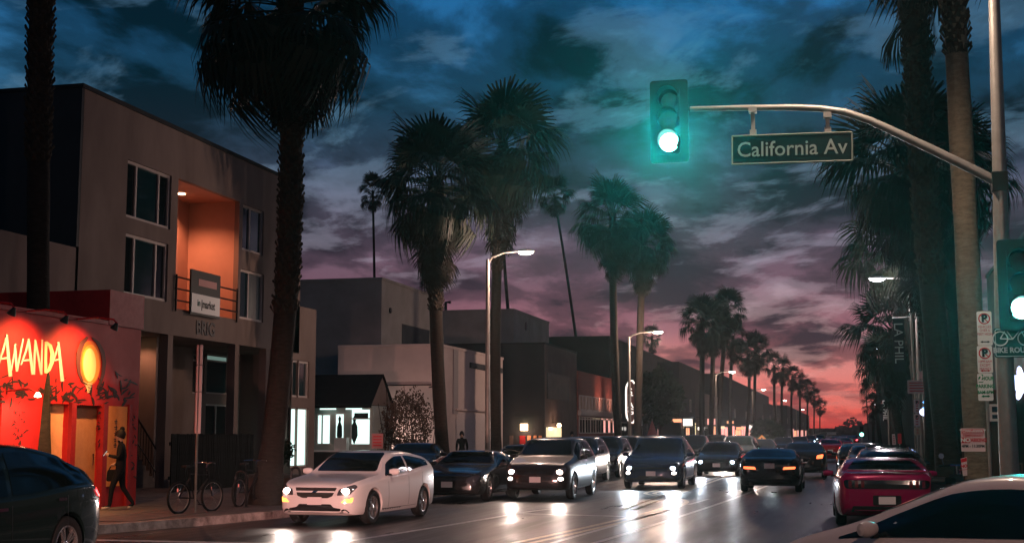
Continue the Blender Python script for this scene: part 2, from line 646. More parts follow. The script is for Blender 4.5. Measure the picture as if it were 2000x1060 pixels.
# pavement slabs near the corner, each a piece of the left pavement
slab_mesh = MB().box(-0.59, 0.59, -0.59, 0.59, 0.0, 0.012).mesh('slab', M_CONC)
for ix in range(4):
    for iy in range(18):
        x, y = -13.6 - 1.2 * ix, 23.4 + 1.2 * iy
        if x < -15.2 and y < 27:
            continue
        o = link('slab', slab_mesh, None, pv)
        o.location = (x, y, 0.147 + rnd.uniform(0, 0.003))


def stroke(mb, pts, w, z=0.004):
    pts = [Vector((p[0], p[1], 0)) for p in pts]
    L, Rr = [], []
    for i, p in enumerate(pts):
        tg = (pts[min(i + 1, len(pts) - 1)] - pts[max(i - 1, 0)]).normalized()
        nn = Vector((-tg.y, tg.x, 0)) * (w / 2)
        L.append(p + nn + Vector((0, 0, z)))
        Rr.append(p - nn + Vector((0, 0, z)))
    for i in range(len(pts) - 1):
        mb.quad(Rr[i], Rr[i + 1], L[i + 1], L[i])


def smooth_path(pts, k=6):
    out = []
    P = [Vector((p[0], p[1], 0)) for p in pts]
    for i in range(len(P) - 1):
        p0, p1, p2, p3 = P[max(i - 1, 0)], P[i], P[i + 1], P[min(i + 2, len(P) - 1)]
        for j in range(k):
            u = j / k
            out.append(0.5 * ((2 * p1) + (p2 - p0) * u + (2 * p0 - 5 * p1 + 4 * p2 - p3) * u * u + (3 * p1 - p0 - 3 * p2 + p3) * u ** 3))
    out.append(P[-1])
    return out


yel = smooth_path([(-5.45, 20.9), (-4.95, 25), (-4.55, 29), (-4.3, 33.2), (-4.45, 36.2), (-5.3, 38.6), (-5.9, 40.5), (-5.75, 43), (-5.3, 48), (-5.1, 60), (-5.1, 400)])
mb = MB()
stroke(mb, yel, 0.13)
stroke(mb, [p + Vector((0.27, 0, 0)) for p in yel], 0.13)
tag(mb.build('double_yellow_line', M_YLINE), kind='structure')
mb = MB()
stroke(mb, [(-8.2, 20.9), (-7.62, 25.5), (-7.12, 30.4), (-6.9, 31.4)], 0.14)
stroke(mb, [(-7.3, 29.6), (-4.7, 29.1)], 0.22)
tag(mb.build('parking_lane_line', M_LINE), kind='structure')
mb = MB()
for y0, y1 in ((21.2, 26.5), (26.9, 30.6), (31.0, 32.6), (34.2, 37.4), (43, 46), (52, 55), (61, 64)):
    f = lambda y: -4.78 + (y - 21.2) * 0.068
    stroke(mb, [(f(y0), y0), (f(y1), y1)], 0.11)
tag(mb.build('dashed_lane_line', M_LINE), kind='structure')
mb = MB()
stroke(mb, smooth_path([(-4.1, 21.5), (-3.75, 26), (-3.3, 33), (-3.0, 38.6), (-2.6, 48), (-1.7, 70), (-1.4, 120), (-1.3, 300)]), 0.12)
tag(mb.build('lane_edge_line', M_LINE), kind='structure')
mb = MB()
stroke(mb, [(-12.6, 20.55), (1.8, 20.75)], 0.26)
stroke(mb, [(-13.0, 17.4), (2.6, 17.5)], 0.26)
tag(mb.build('crosswalk_line', M_LINE), kind='structure')


# ------------------------------------------------------------------ left side: grey three-storey building
def rectX(X, px0, py0, px1, py1):
    """u0,u1,v0,v1 on the plane X from a window's corners"""
    a, b2, c = onX(px0, py0, X), onX(px0, py1, X), onX(px1, py1, X)
    return a.y, c.y, b2.z, a.z


XB = -20.0
fx = Fr('X', XB)
bld = thing('apartment_building', 'grey stucco three-storey building with an orange-lit balcony recess', 'building', (XB, 40, 0.15))
YA, YB, ZT = 31.85, 47.05, 11.18
soff = onX(275, 645, XB).z
ops = [rectX(XB, 250, 311, 333, 424), rectX(XB, 246, 454, 326, 574), rectX(XB, 475, 398, 514, 488), rectX(XB, 470, 524, 514, 622)]
rec = rectX(XB, 349, 348, 463, 612)                       # balcony recess
rec = (rec[0], rec[1], onX(349, 603, XB).z, rec[3])
mb = MB()
wall(mb, fx, YA, YB, soff, ZT, ops, 0.18)
# cut the recess out of the sheet built above: rebuild with it
mb = MB()
wall(mb, fx, YA, YB, soff, ZT, ops + [rec], 0.18)
mb.quad((XB, YA, ZT), (XB, YB, ZT), (XB - 22, YB, ZT), (XB - 22, YA, ZT))
mb.quad((XB, YB, 0.15), (XB - 22, YB, 0.15), (XB - 22, YB, ZT), (XB, YB, ZT))
mb.quad((XB, YA, soff), (XB, YB, soff), (XB - 2.6, YB, soff), (XB - 2.6, YA, soff))     # soffit
mb.build('upper_wall', M_STUCCO, bld)
mb = MB()
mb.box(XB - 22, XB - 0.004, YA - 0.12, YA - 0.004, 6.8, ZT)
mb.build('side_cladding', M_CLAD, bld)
mb = MB()
mb.box(XB - 0.3, XB + 0.05, YA - 0.16, YB + 0.05, ZT + 0.003, ZT + 0.12)
mb.box(XB - 22, XB - 0.304, YA - 0.16, YA + 0.2, ZT + 0.003, ZT + 0.12)
mb.build('parapet_cap', M_DARKWALL, bld)
# lower volume running on towards the corner
mb = MB()
mb.box(XB - 20, XB, 15, YA - 0.125, 4.0, 6.76)
mb.build('lower_wing', M_STUCCO, bld)
mb = MB()
mb.box(XB - 20, XB - 1.2, YB + 0.004, YB + 1.65, 0.15, 6.59)
wall(mb, fx, YB + 0.004, YB + 1.65, 0.15, 6.59, [rectX(XB, 572, 702, 603, 775), rectX(XB, 569, 795, 601, 912)], 0.15)
mb.quad((XB, YB + .004, 6.59), (XB, YB + 1.65, 6.59), (XB - 1.2, YB + 1.65, 6.59), (XB - 1.2, YB + .004, 6.59))
mb.quad((XB, YB + 1.65, .15), (XB - 1.2, YB + 1.65, .15), (XB - 1.2, YB + 1.65, 6.59), (XB, YB + 1.65, 6.59))
mb.build('end_wall', M_STUCCO, bld)
u0, u1, v0, v1 = rectX(XB, 572, 702, 603, 775)
window(bld, fx, u0, u1, v0, v1, (0.45,), pm=M_GLASS_T, fw=0.08)
u0, u1, v0, v1 = rectX(XB, 569, 795, 601, 912)
window(bld, fx, u0, u1, v0, v1, (), pm=E_SHOP, fw=0.06, fm=M_FRAME, name='lit_door')
# the windows of the upper storeys
for (u0, u1, v0, v1), mul in zip(ops, ((0.24, 0.75), (0.24, 0.75), (0.4,), (0.4,))):
    window(bld, fx, u0, u1, v0, v1, mul, fw=0.085, pm=[M_GLASS, M_GLASS_T] if v1 > 8 or len(mul) > 1 else [M_GLASS_T, mat('curtained_glass', (.10, .15, .15), .35, var=.5, vscale=3, stretch=(1, 6, .3))])
# balcony recess: floor, back, sides, ceiling
mb = MB()
dr = 1.9
a, b2, c, d = rec
mb.quad((XB - .18, a, c), (XB - .18, b2, c), (XB - dr, b2, c), (XB - dr, a, c))
mb.quad((XB - .18, a, d), (XB - .18, b2, d), (XB - dr, b2, d), (XB - dr, a, d))
mb.quad((XB - dr, a, c), (XB - dr, b2, c), (XB - dr, b2, d), (XB - dr, a, d))
mb.quad((XB - .18, a, c), (XB - dr, a, c), (XB - dr, a, d), (XB - .18, a, d))
mb.quad((XB - .18, b2, c), (XB - dr, b2, c), (XB - dr, b2, d), (XB - .18, b2, d))
mb.build('balcony_recess', mat('recess_glow_plaster', (0.46, 0.26, 0.19), 0.8, var=0.12, vscale=1.5, bump=0.15), bld)  # the downlight's orange glow is partly put into this plaster colour


def downlight(parent, p, power, col, em, ang=140):
    mb = MB()
    mb.disc(Vector(p) + Vector((0, 0, -0.03)), (0, 0, 1), 0.13, 0.028, 16)
    o = mb.build('downlight', em, parent)
    lamp('SPOT', 'downlight_lamp', Vector(p) - Vector((0, 0, 0.06)), power, col, parent, (0, 0, 0), 0.05, ang, 0.6)


pl = Vector((XB - 1.2, a + (b2 - a) * 0.56, d - 0.003))
downlight(bld, pl, 750, (1.0, 0.36, 0.19), E_WARM)
# ground floor: recessed back wall with shopfront windows, columns, band
XG = XB - 2.4
fg = Fr('X', XG)
gops = [rectX(XG, 405, 690, 447, 768), rectX(XG, 478, 690, 511, 768), rectX(XG, 476, 786, 511, 905), rectX(XG, 378, 690, 398, 768), rectX(XG, 402, 788, 446, 860)]
mb = MB()
wall(mb, fg, 28, YB, 0.15, soff, gops, 0.15)
mb.quad((XB - .01, YB - .004, .15), (XG, YB - .004, .15), (XG, YB - .004, soff), (XB - .01, YB - .004, soff))
mb.build('ground_floor_wall', M_STUCCO, bld)
for k, (u0, u1, v0, v1) in enumerate(gops):
    if k in (0, 1, 3):
        window(bld, fg, u0, u1, v0, v1, (), (0.84,), fw=0.06, pm=[M_GLASS_T, E_SHOPD] if k < 3 else M_GLASS_T, fm=M_FRAME)
    elif k == 2:
        window(bld, fg, u0, u1, v0, v1, (0.55,), (0.86,), fw=0.06, pm=E_SHOPD, fm=M_FRAME, name='shop_window')
    else:
        window(bld, fg, u0, u1, v0, v1, (0.5,), (), fw=0.06, pm=M_GLASS, fm=M_FRAME)
for px in (327, 459, 520):
    y = onX(px, 900, XB).y
    mb = MB()
    mb.box(XB - 0.3, XB - 0.02, y - 0.16, y + 0.16, 0.15, soff - 0.003)
    mb.build('column', M_STUCCO, bld)
pd = onX(277, 672, XB - 0.9)
downlight(bld, (XB - 1.3, pd.y + 0.25, soff - 0.003), 110, (1.0, 0.42, 0.24), E_WARM)
# thin partition that catches the stair light
mb = MB()
y = onX(352, 900, XB).y
mb.box(XG + .004, XB - 0.9, y - 0.06, y + 0.06, 0.15, soff - .004)
mb.build('partition', M_STUCCO, bld)
# raised letters on the band
p = onX(401, 643, XB)
text('BRIG', 0.62, mat('bronze_letter', (0.025, 0.02, 0.018), 0.5), bld, face_px(p + Vector((0.012, 0, 0))), ext=0.01, bold=0.012)
# stair with railing inside the ground-floor recess
st = thing('stair', 'dark outside stair with black railing beside the red shop', 'stair', (XB - 1.0, 31.0, 0.15))
ys0, ys1 = onX(312, 900, XB - .6).y, onX(250, 800, XB - .6).y
for i in range(9):
    mb = MB()
    yy = ys0 + (ys1 - ys0) * i / 9
    mb.box(XB - 2.2, XB - 0.7, yy + (ys1 - ys0) / 9, yy, 0.15, 0.15 + 0.17 * (i + 1))
    mb.build('step', M_CONC, st)
mb = MB()
mb.tube([(XB - .62, ys0, 1.15), (XB - .62, ys1, 2.7)], 0.03, 8)
mb.tube([(XB - .62, ys0, 0.45), (XB - .62, ys1, 2.0)], 0.02, 6)
mb.build('handrail', M_BLACKMETAL, st)
for i in range(13):
    yy = ys0 + (ys1 - ys0) * i / 12
    mb = MB()
    mb.tube([(XB - .62, yy, 0.2 + 1.5 * i / 12), (XB - .62, yy, 1.15 + 1.55 * i / 12)], 0.014, 6)
    mb.build('baluster', M_BLACKMETAL, st)
# balcony railing
rl = thing('balcony_railing', 'dark horizontal-bar balcony railing under the orange-lit recess', 'railing', (XB, 37.5, rec[2]))
for q in range(3):
    mb = MB()
    z = rec[2] + 0.25 + 0.36 * q
    mb.tube([(XB + 0.06, rec[0] - 0.1, z), (XB + 0.06, rec[1] - 0.1, z)], 0.03, 6)
    mb.build('rail', M_BLACKMETAL, rl)
for q in range(4):
    mb = MB()
    y = rec[0] - 0.05 + (rec[1] - rec[0] - 0.1) * q / 3
    mb.tube([(XB + 0.06, y, rec[2] - 0.1), (XB + 0.06, y, rec[2] + 1.05)], 0.035, 6)
    mb.build('post', M_BLACKMETAL, rl)
# market sign hung on the railing
u0, u1, v0, v1 = rectX(XB + .12, 371, 525, 426, 613)
sg = thing('market_sign', 'black and white upright shop sign fixed to the balcony railing', 'sign', (XB + .12, (u0 + u1) / 2, v0))
mb = MB()
mb.box(XB + .12, XB + .18, u0, u1, v0, v1)
mb.build('sign_panel', M_SIGNBLACK, sg)
mb = MB()
hz = v0 + (v1 - v0) * 0.47
mb.box(XB + .183, XB + .195, u0 + .04, u1 - .04, v0 + .07, hz)
mb.build('white_panel', M_SIGNWHITE, sg)
pm_ = Vector((XB + .2, (u0 + u1) / 2, (v0 + hz) / 2 + .03))
text('in', 0.30, M_SIGNGREEN2, sg, face_px(pm_ + Vector((0, -.50, 0.02))), bold=.004)
text('|market', 0.36, M_SIGNBLACK, sg, face_px(pm_ + Vector((0, .14, 0))), bold=.006, sx=0.84)
mb = MB()
mb.box(XB + .183, XB + .19, u0 + (u1 - u0) * .24, u0 + (u1 - u0) * .86, v1 - .48, v1 - .26)
mb.build('name_strip', mat('pink_strip', (0.45, 0.22, 0.2), 0.5), sg)
# dark board fence in front of the ground floor
ya, yb = onX(333, 900, -18.3).y, onX(494, 900, -18.3).y
fn = thing('board_fence', 'near-black upright board fence in front of the grey building', 'fence', (-18.3, (ya + yb) / 2, .15))
nb = 46
bm_ = MB().box(-0.02, 0.02, -(yb - ya) / nb / 2 + .008, (yb - ya) / nb / 2 - .008, 0, 1.62).mesh('board', mat('black_board', (0.005, 0.007, 0.0065), 0.85, var=0.4))
for i in range(nb):
    o = link('board', bm_, None, fn)
    o.location = (rnd.uniform(-.006, .006), ya + (yb - ya) * (i + .5) / nb - (ya + yb) / 2, rnd.uniform(-.01, .01))
mb = MB()
mb.box(-18.36, -18.325, ya, yb, 0.5, 0.6)
mb.box(-18.36, -18.325, ya, yb, 1.45, 1.55)
mb.build('rail', M_BLACKMETAL, fn)

# ------------------------------------------------------------------ red shop on the corner
XR = -15.9
fr_ = Fr('X', XR)
ZR = onX(230, 637, XR).z
YR1 = onX(207, 700, XR).y
YR2 = onX(274, 700, XR).y
shop = thing('red_shop', 'red painted corner shop with pale brush lettering and oval emblem', 'shop', (XR, 24, .15))
d_left = (14.5, onX(3, 800, XR).y, .15, onX(3, 778, XR).z)
d_post = rectX(XR, 85, 787, 130, 900)
d_post = (d_post[0], d_post[1], .15, d_post[3])
d_door = rectX(XR, 143, 790, 197, 960)
d_door = (d_door[0], d_door[1], .15, d_door[3])
mb = MB()
wall(mb, fr_, 12, YR2, .15, ZR, [d_left, d_post, d_door], 0.22)
mb.quad((XR, 12, ZR), (XR, YR2, ZR), (XB + .01, YR2, ZR), (XB + .01, 12, ZR))
mb.quad((XR, YR2, .15), (XB + .01, YR2, .15), (XB + .01, YR2, ZR), (XR, YR2, ZR))
mb.quad((XR, 12, .15), (XB + .01, 12, .15), (XB + .01, 12, ZR), (XR, 12, ZR))
mb.build('wall', M_RED, shop)
mb = MB()
mb.box(XB + .02, XR + .05, YR1, YR2 + .02, ZR + .003, 4.98)
mb.build('corner_block', M_REDDARK, shop)
mb = MB()
mb.box(XR - .3, XR + .04, 12, YR1 - .003, ZR + .003, ZR + .09)
mb.build('parapet_cap', M_REDDARK, shop)
M_PANEL = mat('orange_poster_paper', (0.75, 0.36, 0.19), 0.6, var=0.35, vscale=2)
mb = MB()
mb.box(XR - .19, XR - .16, *d_left)
mb.build('display_window', M_PANEL, shop)
pp = MB()
pp.box(XR - .16, XR - .12, *d_post)
pst = pp.build('poster_panel', M_PANEL, shop)
u0, u1, v0, v1 = rectX(XR, 88, 820, 104, 855)
mb = MB()
mb.box(XR - .117, XR - .09, u0, u1, v0, v1)
fr2 = mb.build('red_picture_frame', M_REDDARK, pst)
mb = MB()
mb.box(XR - .088, XR - .08, u0 + .06, u1 - .1, v0 + .08, v1 - .1)
mb.build('picture', M_PLATE, pst)
u0, u1, v0, v1 = rectX(XR, 86, 862, 97, 893)
mb = MB()
mb.box(XR - .117, XR - .10, u0, u1, v0, v1)
mb.build('green_picture', mat('green_print', (0.05, 0.16, 0.06), 0.5), pst)
mb = MB()
mb.box(XR - .21, XR - .17, d_door[0] + .16, d_door[1], .15, d_door[3])
dr_ = mb.build('door', mat('tan_door', (0.50, 0.23, 0.12), 0.55, var=0.15), shop)
mb = MB()
mb.box(XR - .20, XR - .15, d_door[0], d_door[0] + .14, .15, d_door[3])
mb.build('door_jamb', M_SIGNBLACK, shop)
mb = MB()
mb.tube([(XR - .15, d_door[1] - .12, 1.1), (XR - .15, d_door[1] - .12, 1.35)], .015, 6)
mb.build('handle', M_CHROME, dr_)
for px in (135, 198):
    y = onX(px, 900, XR).y
    mb = MB()
    mb.box(XR - .06, XR + .08, y - .09, y + .09, .15, d_door[3] + .04)
    mb.build('post', M_REDDARK, shop)
u0, u1, v0, v1 = rectX(XR + .03, 204, 792, 243, 950)
mb = MB()
mb.box(XR + .012, XR + .04, u0, u1, v0, v1)
bp = mb.build('banner_panel', mat('orange_banner', (0.75, 0.27, 0.07), 0.6, var=0.12), shop)
mb = MB()
for k in range(5):
    z = v1 - .35 - k * .13
    y = (u0 + u1) / 2
    mb.box(XR + .042, XR + .046, y - .06, y + .06, z, z + .02)
    mb.box(XR + .0422, XR + .0458, y - .01 + .02 * (k % 2), y + .015 + .02 * (k % 2), z - .05, z + .06)
    mb.box(XR + .0424, XR + .0456, y - .045, y + .05, z - .045, z - .03)
mb.build('script_marks', M_SIGNBLACK, bp)
mb = MB()
y = onX(247, 900, XR).y
mb.box(XR - .01, XR + .07, y - .06, y + .07, .15, v1 + .05)
mb.build('post', M_REDDARK, shop)

# painted lettering: brush strokes read off the wall
M_LETTER = mat('pale_letter_paint', (0.72, 0.42, 0.38), 0.6)
M_LETTER2 = mat('cream_letter_paint', (0.85, 0.62, 0.36), 0.6)


def brush(mb, pts, X, ext=0.01):
    """tapered stroke: list of (px, py, width px) in the enlarged crop of the wall"""
    L, Rr = [], []
    for i, (x, y, w) in enumerate(pts):
        x1, y1, _ = pts[max(i - 1, 0)]
        x2, y2, _ = pts[min(i + 1, len(pts) - 1)]
        tx, ty = x2 - x1, y2 - y1
        n = math.hypot(tx, ty) or 1
        nx, ny = -ty / n * w / 2, tx / n * w / 2
        L.append(onX((x + nx) / 5.3, 580 + (y + ny) / 5.3, X))
        Rr.append(onX((x - nx) / 5.3, 580 + (y - ny) / 5.3, X))
    for i in range(len(pts) - 1):
        mb.prism([L[i], Rr[i], Rr[i + 1], L[i + 1]], (ext, 0, 0))


def letter(strokes, m_):
    mb = MB()
    for k, s_ in enumerate(strokes):
        brush(mb, s_, XR + 0.004 + k * .0015)
    mb.build('painted_letter', m_, shop)


letter([[(68, 385, 18), (40, 510, 22), (-15, 690, 14)], [(66, 390, 20), (80, 580, 30), (105, 820, 38)], [(5, 640, 18), (80, 625, 22)]], M_LETTER)
letter([[(158, 480, 12), (140, 600, 14), (112, 760, 18)], [(152, 490, 16), (160, 640, 26), (172, 770, 24)],
        [(172, 765, 20), (205, 590, 16), (238, 425, 12)]], M_LETTER)
letter([[(296, 430, 14), (268, 550, 18), (215, 700, 12)], [(292, 430, 18), (312, 600, 26), (335, 800, 28)], [(235, 655, 16), (300, 650, 20)]], M_LETTER)
letter([[(362, 440, 14), (355, 620, 20), (350, 800, 18)], [(362, 450, 20), (395, 620, 22), (425, 800, 22)], [(425, 800, 20), (430, 610, 18), (436, 440, 14)]], M_LETTER)
letter([[(474, 460, 26), (470, 620, 26), (470, 785, 26)], [(476, 468, 24), (515, 500, 34), (538, 580, 40), (532, 680, 38), (505, 750, 32), (472, 782, 22)]], M_LETTER2)
letter([[(604, 465, 14), (578, 570, 20), (545, 680, 12)], [(600, 465, 22), (618, 640, 28), (642, 870, 38)], [(560, 655, 16), (620, 640, 20)]], M_LETTER)
# oval emblem: two dark brush arcs round a pale egg
mb = MB()
brush(mb, [(905, 415, 22), (850, 470, 52), (815, 570, 52), (806, 680, 42), (818, 790, 34), (850, 870, 22), (900, 910, 12)], XR + .004)
brush(mb, [(950, 418, 14), (1010, 470, 34), (1060, 570, 42), (1076, 670, 40), (1066, 790, 36), (1040, 880, 26), (1005, 945, 8)], XR + .006)
mb.build('emblem_ring', mat('dark_brown_paint', (0.08, 0.025, 0.02), 0.6), shop)
for k, (rx, ry, col_) in enumerate(((112, 230, (0.60, 0.14, 0.02)), (92, 200, (0.75, 0.30, 0.04)), (66, 172, (0.85, 0.66, 0.30)))):  # outer orange ovals put the lamp's glow into the paint
    mb = MB()
    cxp, cyp = (930, 940, 928)[k], (680, 690, 700)[k]
    mb.prism([onX((cxp + rx * math.cos(a)) / 5.3, 580 + (cyp + ry * math.sin(a)) / 5.3, XR + .001 + k * .001) for a in [2 * math.pi * i / 32 for i in range(32)]],
             (.001, 0, 0))
    mb.build('emblem_oval', mat('emblem_glow_paint_%d' % k, col_, 0.6), shop)
mb = MB()
for k in range(7):
    y0 = 870 + k * 16
    brush(mb, [(860 + k * 8, y0, 5), (905, y0 + 22, 8), (960 - k * 6, y0 + 12, 4)], XR + .004)
mb.build('emblem_lines', M_LETTER2, shop)
# dark painted foliage along the band above the doors
mb = MB()
r2 = random.Random(3)
for k in range(150):
    x = r2.uniform(-20, 1400)
    if 800 < x < 1020 and r2.random() < .6:
        continue
    if 290 < x < 470:
        continue
    y = 1000 + r2.gauss(0, 62) - (30 if x > 1050 else 0) + (-40 if x < 300 else 0)
    a = r2.uniform(0, 6.28)
    l = r2.uniform(40, 120)
    w = r2.uniform(9, 30)
    bend = r2.uniform(-.9, .9)
    pts = []
    px_, py_, aa = x, y, a
    for q in range(5):
        pts.append((px_, py_, w * math.sin(math.pi * (q + .35) / 5)))
        px_ += math.cos(aa) * l / 4
        py_ += math.sin(aa) * l / 4
        aa += bend / 4
    brush(mb, pts, XR + .003 + k * .00003, .004)
o = mb.build('mural_leaves', mat('mural_black', (0.025, 0.014, 0.014), 0.6), shop)
o['kind'] = 'stuff'
mb = MB()
for k in range(70):
    x = r2.choice([r2.uniform(100, 190) / 3.66, r2.uniform(712, 745) / 3.66, r2.uniform(905, 960) / 3.66])
    y = r2.uniform(800, 930 if x > 200 else 880)
    a = r2.uniform(0, 6.28)
    pts = [(x * 5.3 + math.cos(a) * q * 12, (y - 580) * 5.3 + math.sin(a) * q * 12 + q * q, 13 * math.sin(math.pi * (q + .4) / 4)) for q in range(4)]
    brush(mb, pts, XR + .0045 + k * .00003, .004)
o = mb.build('mural_foliage', mat('mural_black', (0.02, 0.01, 0.01), 0.6), shop)
o['kind'] = 'stuff'
# bracket lamp added to light the doors, unseen behind the palm trunk
pk = onX(74, 768, XR + .7)
MB().tube([(XR, pk.y, pk.z + .05), (XR + .5, pk.y, pk.z + .1), (XR + .7, pk.y, pk.z)], .02, 6).build('added_lamp_bracket', M_REDDARK, shop)
MB().lathe([(.03, .02), (.07, -.06), (.001, -.08)], Matrix.Translation(pk), 12).build('added_door_lamp', E_WARM, shop)
lamp('SPOT', 'added_door_light', pk + Vector((0, 0, -.12)), 230, (1.0, .46, .24), shop, aim((-.25, .15, -1)), .06, 165, .4)
# gooseneck lamps on the parapet
for k, (px, py) in enumerate(((28, 622), (131, 626), (228, 640))):
    tip = onX(px, py, XR + 0.95)
    root_y = tip.y - 0.05
    gl = thing('gooseneck_lamp', ('sign lamp on an arm above the first painted letters', 'sign lamp on an arm above the middle letters, beside the palm trunk',
                                  'sign lamp on an arm above the oval emblem')[k], 'lamp', (XR, root_y, ZR), group='sign lamps along the red shop')
    mb = MB()
    mb.tube([(XR + .0, root_y, ZR + .02), (XR + .5, root_y, ZR + .05), (XR + .9, root_y, ZR + .0), (XR + .98, root_y, ZR - .09)], .018, 8)
    mb.build('arm', M_REDDARK, gl)
    M_ = Matrix.Translation((XR + .98, root_y, ZR - .08)) @ Matrix.Rotation(R(28), 4, 'Y')
    mb = MB().lathe([(.03, 0), (.045, -.04), (.085, -.13), (.088, -.15)], M_, 16)
    mb.build('lamp_shade', M_SIGNBLACK, gl, smooth=True)
    yy = root_y - .15
    lamp('SPOT', 'sign_lamp', (XR + .92, yy, ZR - .22), 620, (1.0, 0.46, 0.15), gl, aim((-.85, 0, -1)), .05, 122, 1.0)

# ------------------------------------------------------------------ small gabled shop
YS = 55.0
fy = Fr('Y', YS)


def rectY(Y, px0, py0, px1, py1):
    a, b2 = onY(px0, py0, Y), onY(px1, py1, Y)
    return a.x, b2.x, b2.z, a.z


xl, xr = onY(606, 850, YS).x, onY(728, 850, YS).x
ze = onY(660, 792, YS).z
gb = thing('gabled_shop', 'low shop with dark pitched roof and bright white windows', 'shop', (xr - 1, YS, .15))
mb = MB()
wops = [rectY(YS, 619, 808, 646, 868), rectY(YS, 654, 806, 673, 868), rectY(YS, 685, 797, 724, 869)]
wall(mb, fy, xl, xr, .15, ze, wops, .12)
mb.quad((xr, YS, .15), (xr, YS + 2.5, .15), (xr, YS + 2.5, ze), (xr, YS, ze))
mb.build('wall', mat('pale_green_wall', (0.38, 0.44, 0.40), 0.7, var=.1), gb)
for k, (u0, u1, v0, v1) in enumerate(wops):
    window(gb, fy, u0, u1, v0, v1, ((.38,), (), ())[k], ((), (), (.72,))[k], fw=.055, pm=E_SHOP, fm=mat('white_frame', (.6, .6, .58), .5), w0=-.1, w1=.02)
rid = onY(725, 728, YS).z
mb = MB()
mb.add([(xl - .5, YS - .35, ze + .02), (xr + .05, YS - .35, ze + .02), (xr + .05, YS + 1.2, rid), (xl - .5, YS + 1.2, rid), (xl - .5, YS + 2.75, ze + .02), (xr + .05, YS + 2.75, ze + .02)],
       [(0, 1, 2, 3), (3, 2, 5, 4)])
mb.add([(xl - .5, YS - .35, ze - .1), (xr + .05, YS - .35, ze - .1), (xr + .05, YS - .35, ze + .02), (xl - .5, YS - .35, ze + .02)], [(0, 1, 2, 3)])
mb.build('roof', M_ROOF, gb)
mb = MB()
mb.prism([(xr - .02, YS - .1, ze + .03), (xr - .02, YS + 2.5, ze + .03), (xr - .02, YS + 1.2, rid - .12)], (-.1, 0, 0))
mb.build('gable', M_STUCCO, gb)
for x in (xl + .9, xl + 2.1):
    mb = MB()
    mb.box(x - .35, x + .35, YS - .3, YS - .16, ze - .17, ze - .11)
    mb.build('strip_light', E_SHOP, gb)
# people-shaped dummies and shelf inside read as dark shapes in the windows
u0, u1, v0, v1 = wops[2]
mb = MB()
mb.box(u0 + .18, u1 - .12, YS - .03, YS - .022, v1 - .42, v1 - .2)
mb.build('open_board', M_SIGNBLACK, gb)
mb = MB()
for cx_, w_ in ((wops[2][0] + .17, .16), (wops[1][0] + .22, .13)):
    mb.lathe([(.02, .0), (w_, .35), (w_ * .9, .75), (w_ * .35, .95), (w_ * .55, 1.1), (.01, 1.22)], Matrix.Translation((cx_, YS + .03, v0 + .06)) @ Matrix.Diagonal((1, .12, 1, 1)), 12)
mb.build('display_figure', mat('dim_display', (.02, .03, .03), .7), gb)
ht = thing('shop_counter', 'white counter with a cooler box under the bright shop windows', 'counter', (xl + .5, YS - .9, .15))
mb = MB()
mb.box(xl + .1, xl + 2.2, YS - 1.2, YS - .7, 1.0, 1.07)
mb.build('counter_top', M_SIGNWHITE, ht)
mb = MB()
mb.box(xl + .2, xl + 2.1, YS - 1.1, YS - .8, .15, .997)
mb.build('counter_body', M_DARKWALL, ht)
bxx = MB()
bxx.box(xl + 1.55, xl + 2.1, YS - 1.1, YS - .75, 1.075, 1.6)
tag(bxx.build('cooler_box', M_SIGNWHITE), 'white box standing on the counter under the bright windows', 'box')


# ------------------------------------------------------------------ the row of buildings beyond
def block(name, label, X, ya, yb, z1, m_, depth=10, cap=True, capm=None, parts=True):
    r = thing(name, label, 'building', (X, (ya + yb) / 2, .15))
    mb = MB()
    s_ = -1 if X < 0 else 1
    mb.box(min(X, X + s_ * depth), max(X, X + s_ * depth), ya, yb, .12, z1)
    mb.build('wall', m_, r)
    if cap:
        mb = MB()
        mb.box(min(X - s_ * .06, X + s_ * depth), max(X - s_ * .06, X + s_ * depth), ya - .06, yb + .02, z1 + .003, z1 + .14)
        mb.build('parapet_cap', capm or m_, r)
    return r


tall = block('gallery_building', 'tall plain dark building behind the low white one', -25, onX(745, 600, -25).y, onX(845, 600, -25).y, onX(745, 546, -25).z, M_STUCCO_D, 9)
u0, u1, v0, v1 = rectX(-25, 785, 632, 838, 672)
mb = MB()
Fr('X', -25).box(mb, u0, u1, v0, v1, -.0, .03)
mb.build('dark_opening', M_CLAD, tall)
mb = MB()
mb.disc(onX(762, 606, -25 + .01), (1, 0, 0), .16, .06)
mb.build('vent', M_BLACKMETAL, tall)

yw = onX(858, 680, XB).y
white = block('white_building', 'low white flat-roofed building behind the second palm pair', XB, yw, onX(982, 700, XB).y, onX(858, 676, XB).z, M_WHITEWALL, 5.5)
fw_ = Fr('X', XB)
u0, u1, v0, v1 = rectX(XB, 862, 690, 978, 706)
p0_, p1_ = onX(917, 709, XB), onX(979, 720, XB)
mb = MB()
fw_.box(mb, p0_.y, p1_.y, p0_.z - .25, p0_.z + .05, 0.003, .10)
mb.build('dark_ledge', M_CLAD, white)
p0_, p1_ = onX(884, 800, XB), onX(893, 800, XB)
mb = MB()
fw_.box(mb, p0_.y, p1_.y, 1.8 + 1.0, 6.3, 0.003, .05)
mb.build('pilaster', mat('grey_band', (.33, .30, .29), .8), white)
p0_ = onX(888, 797, XB)
mb = MB()
fw_.box(mb, p0_.y, onX(978, 800, XB).y, p0_.z - .1, p0_.z, 0.004, .14)
mb.build('string_course', M_WHITEWALL, white)
mb = MB()
fw_.box(mb, onX(890, 850, XB).y, onX(975, 850, XB).y, .16, p0_.z - .2, 0.002, .03)
mb.build('garage_door', mat('pale_door', (.55, .47, .45), .6, var=.15), white)
zc = onY(800, 752, yw).z
mb = MB()
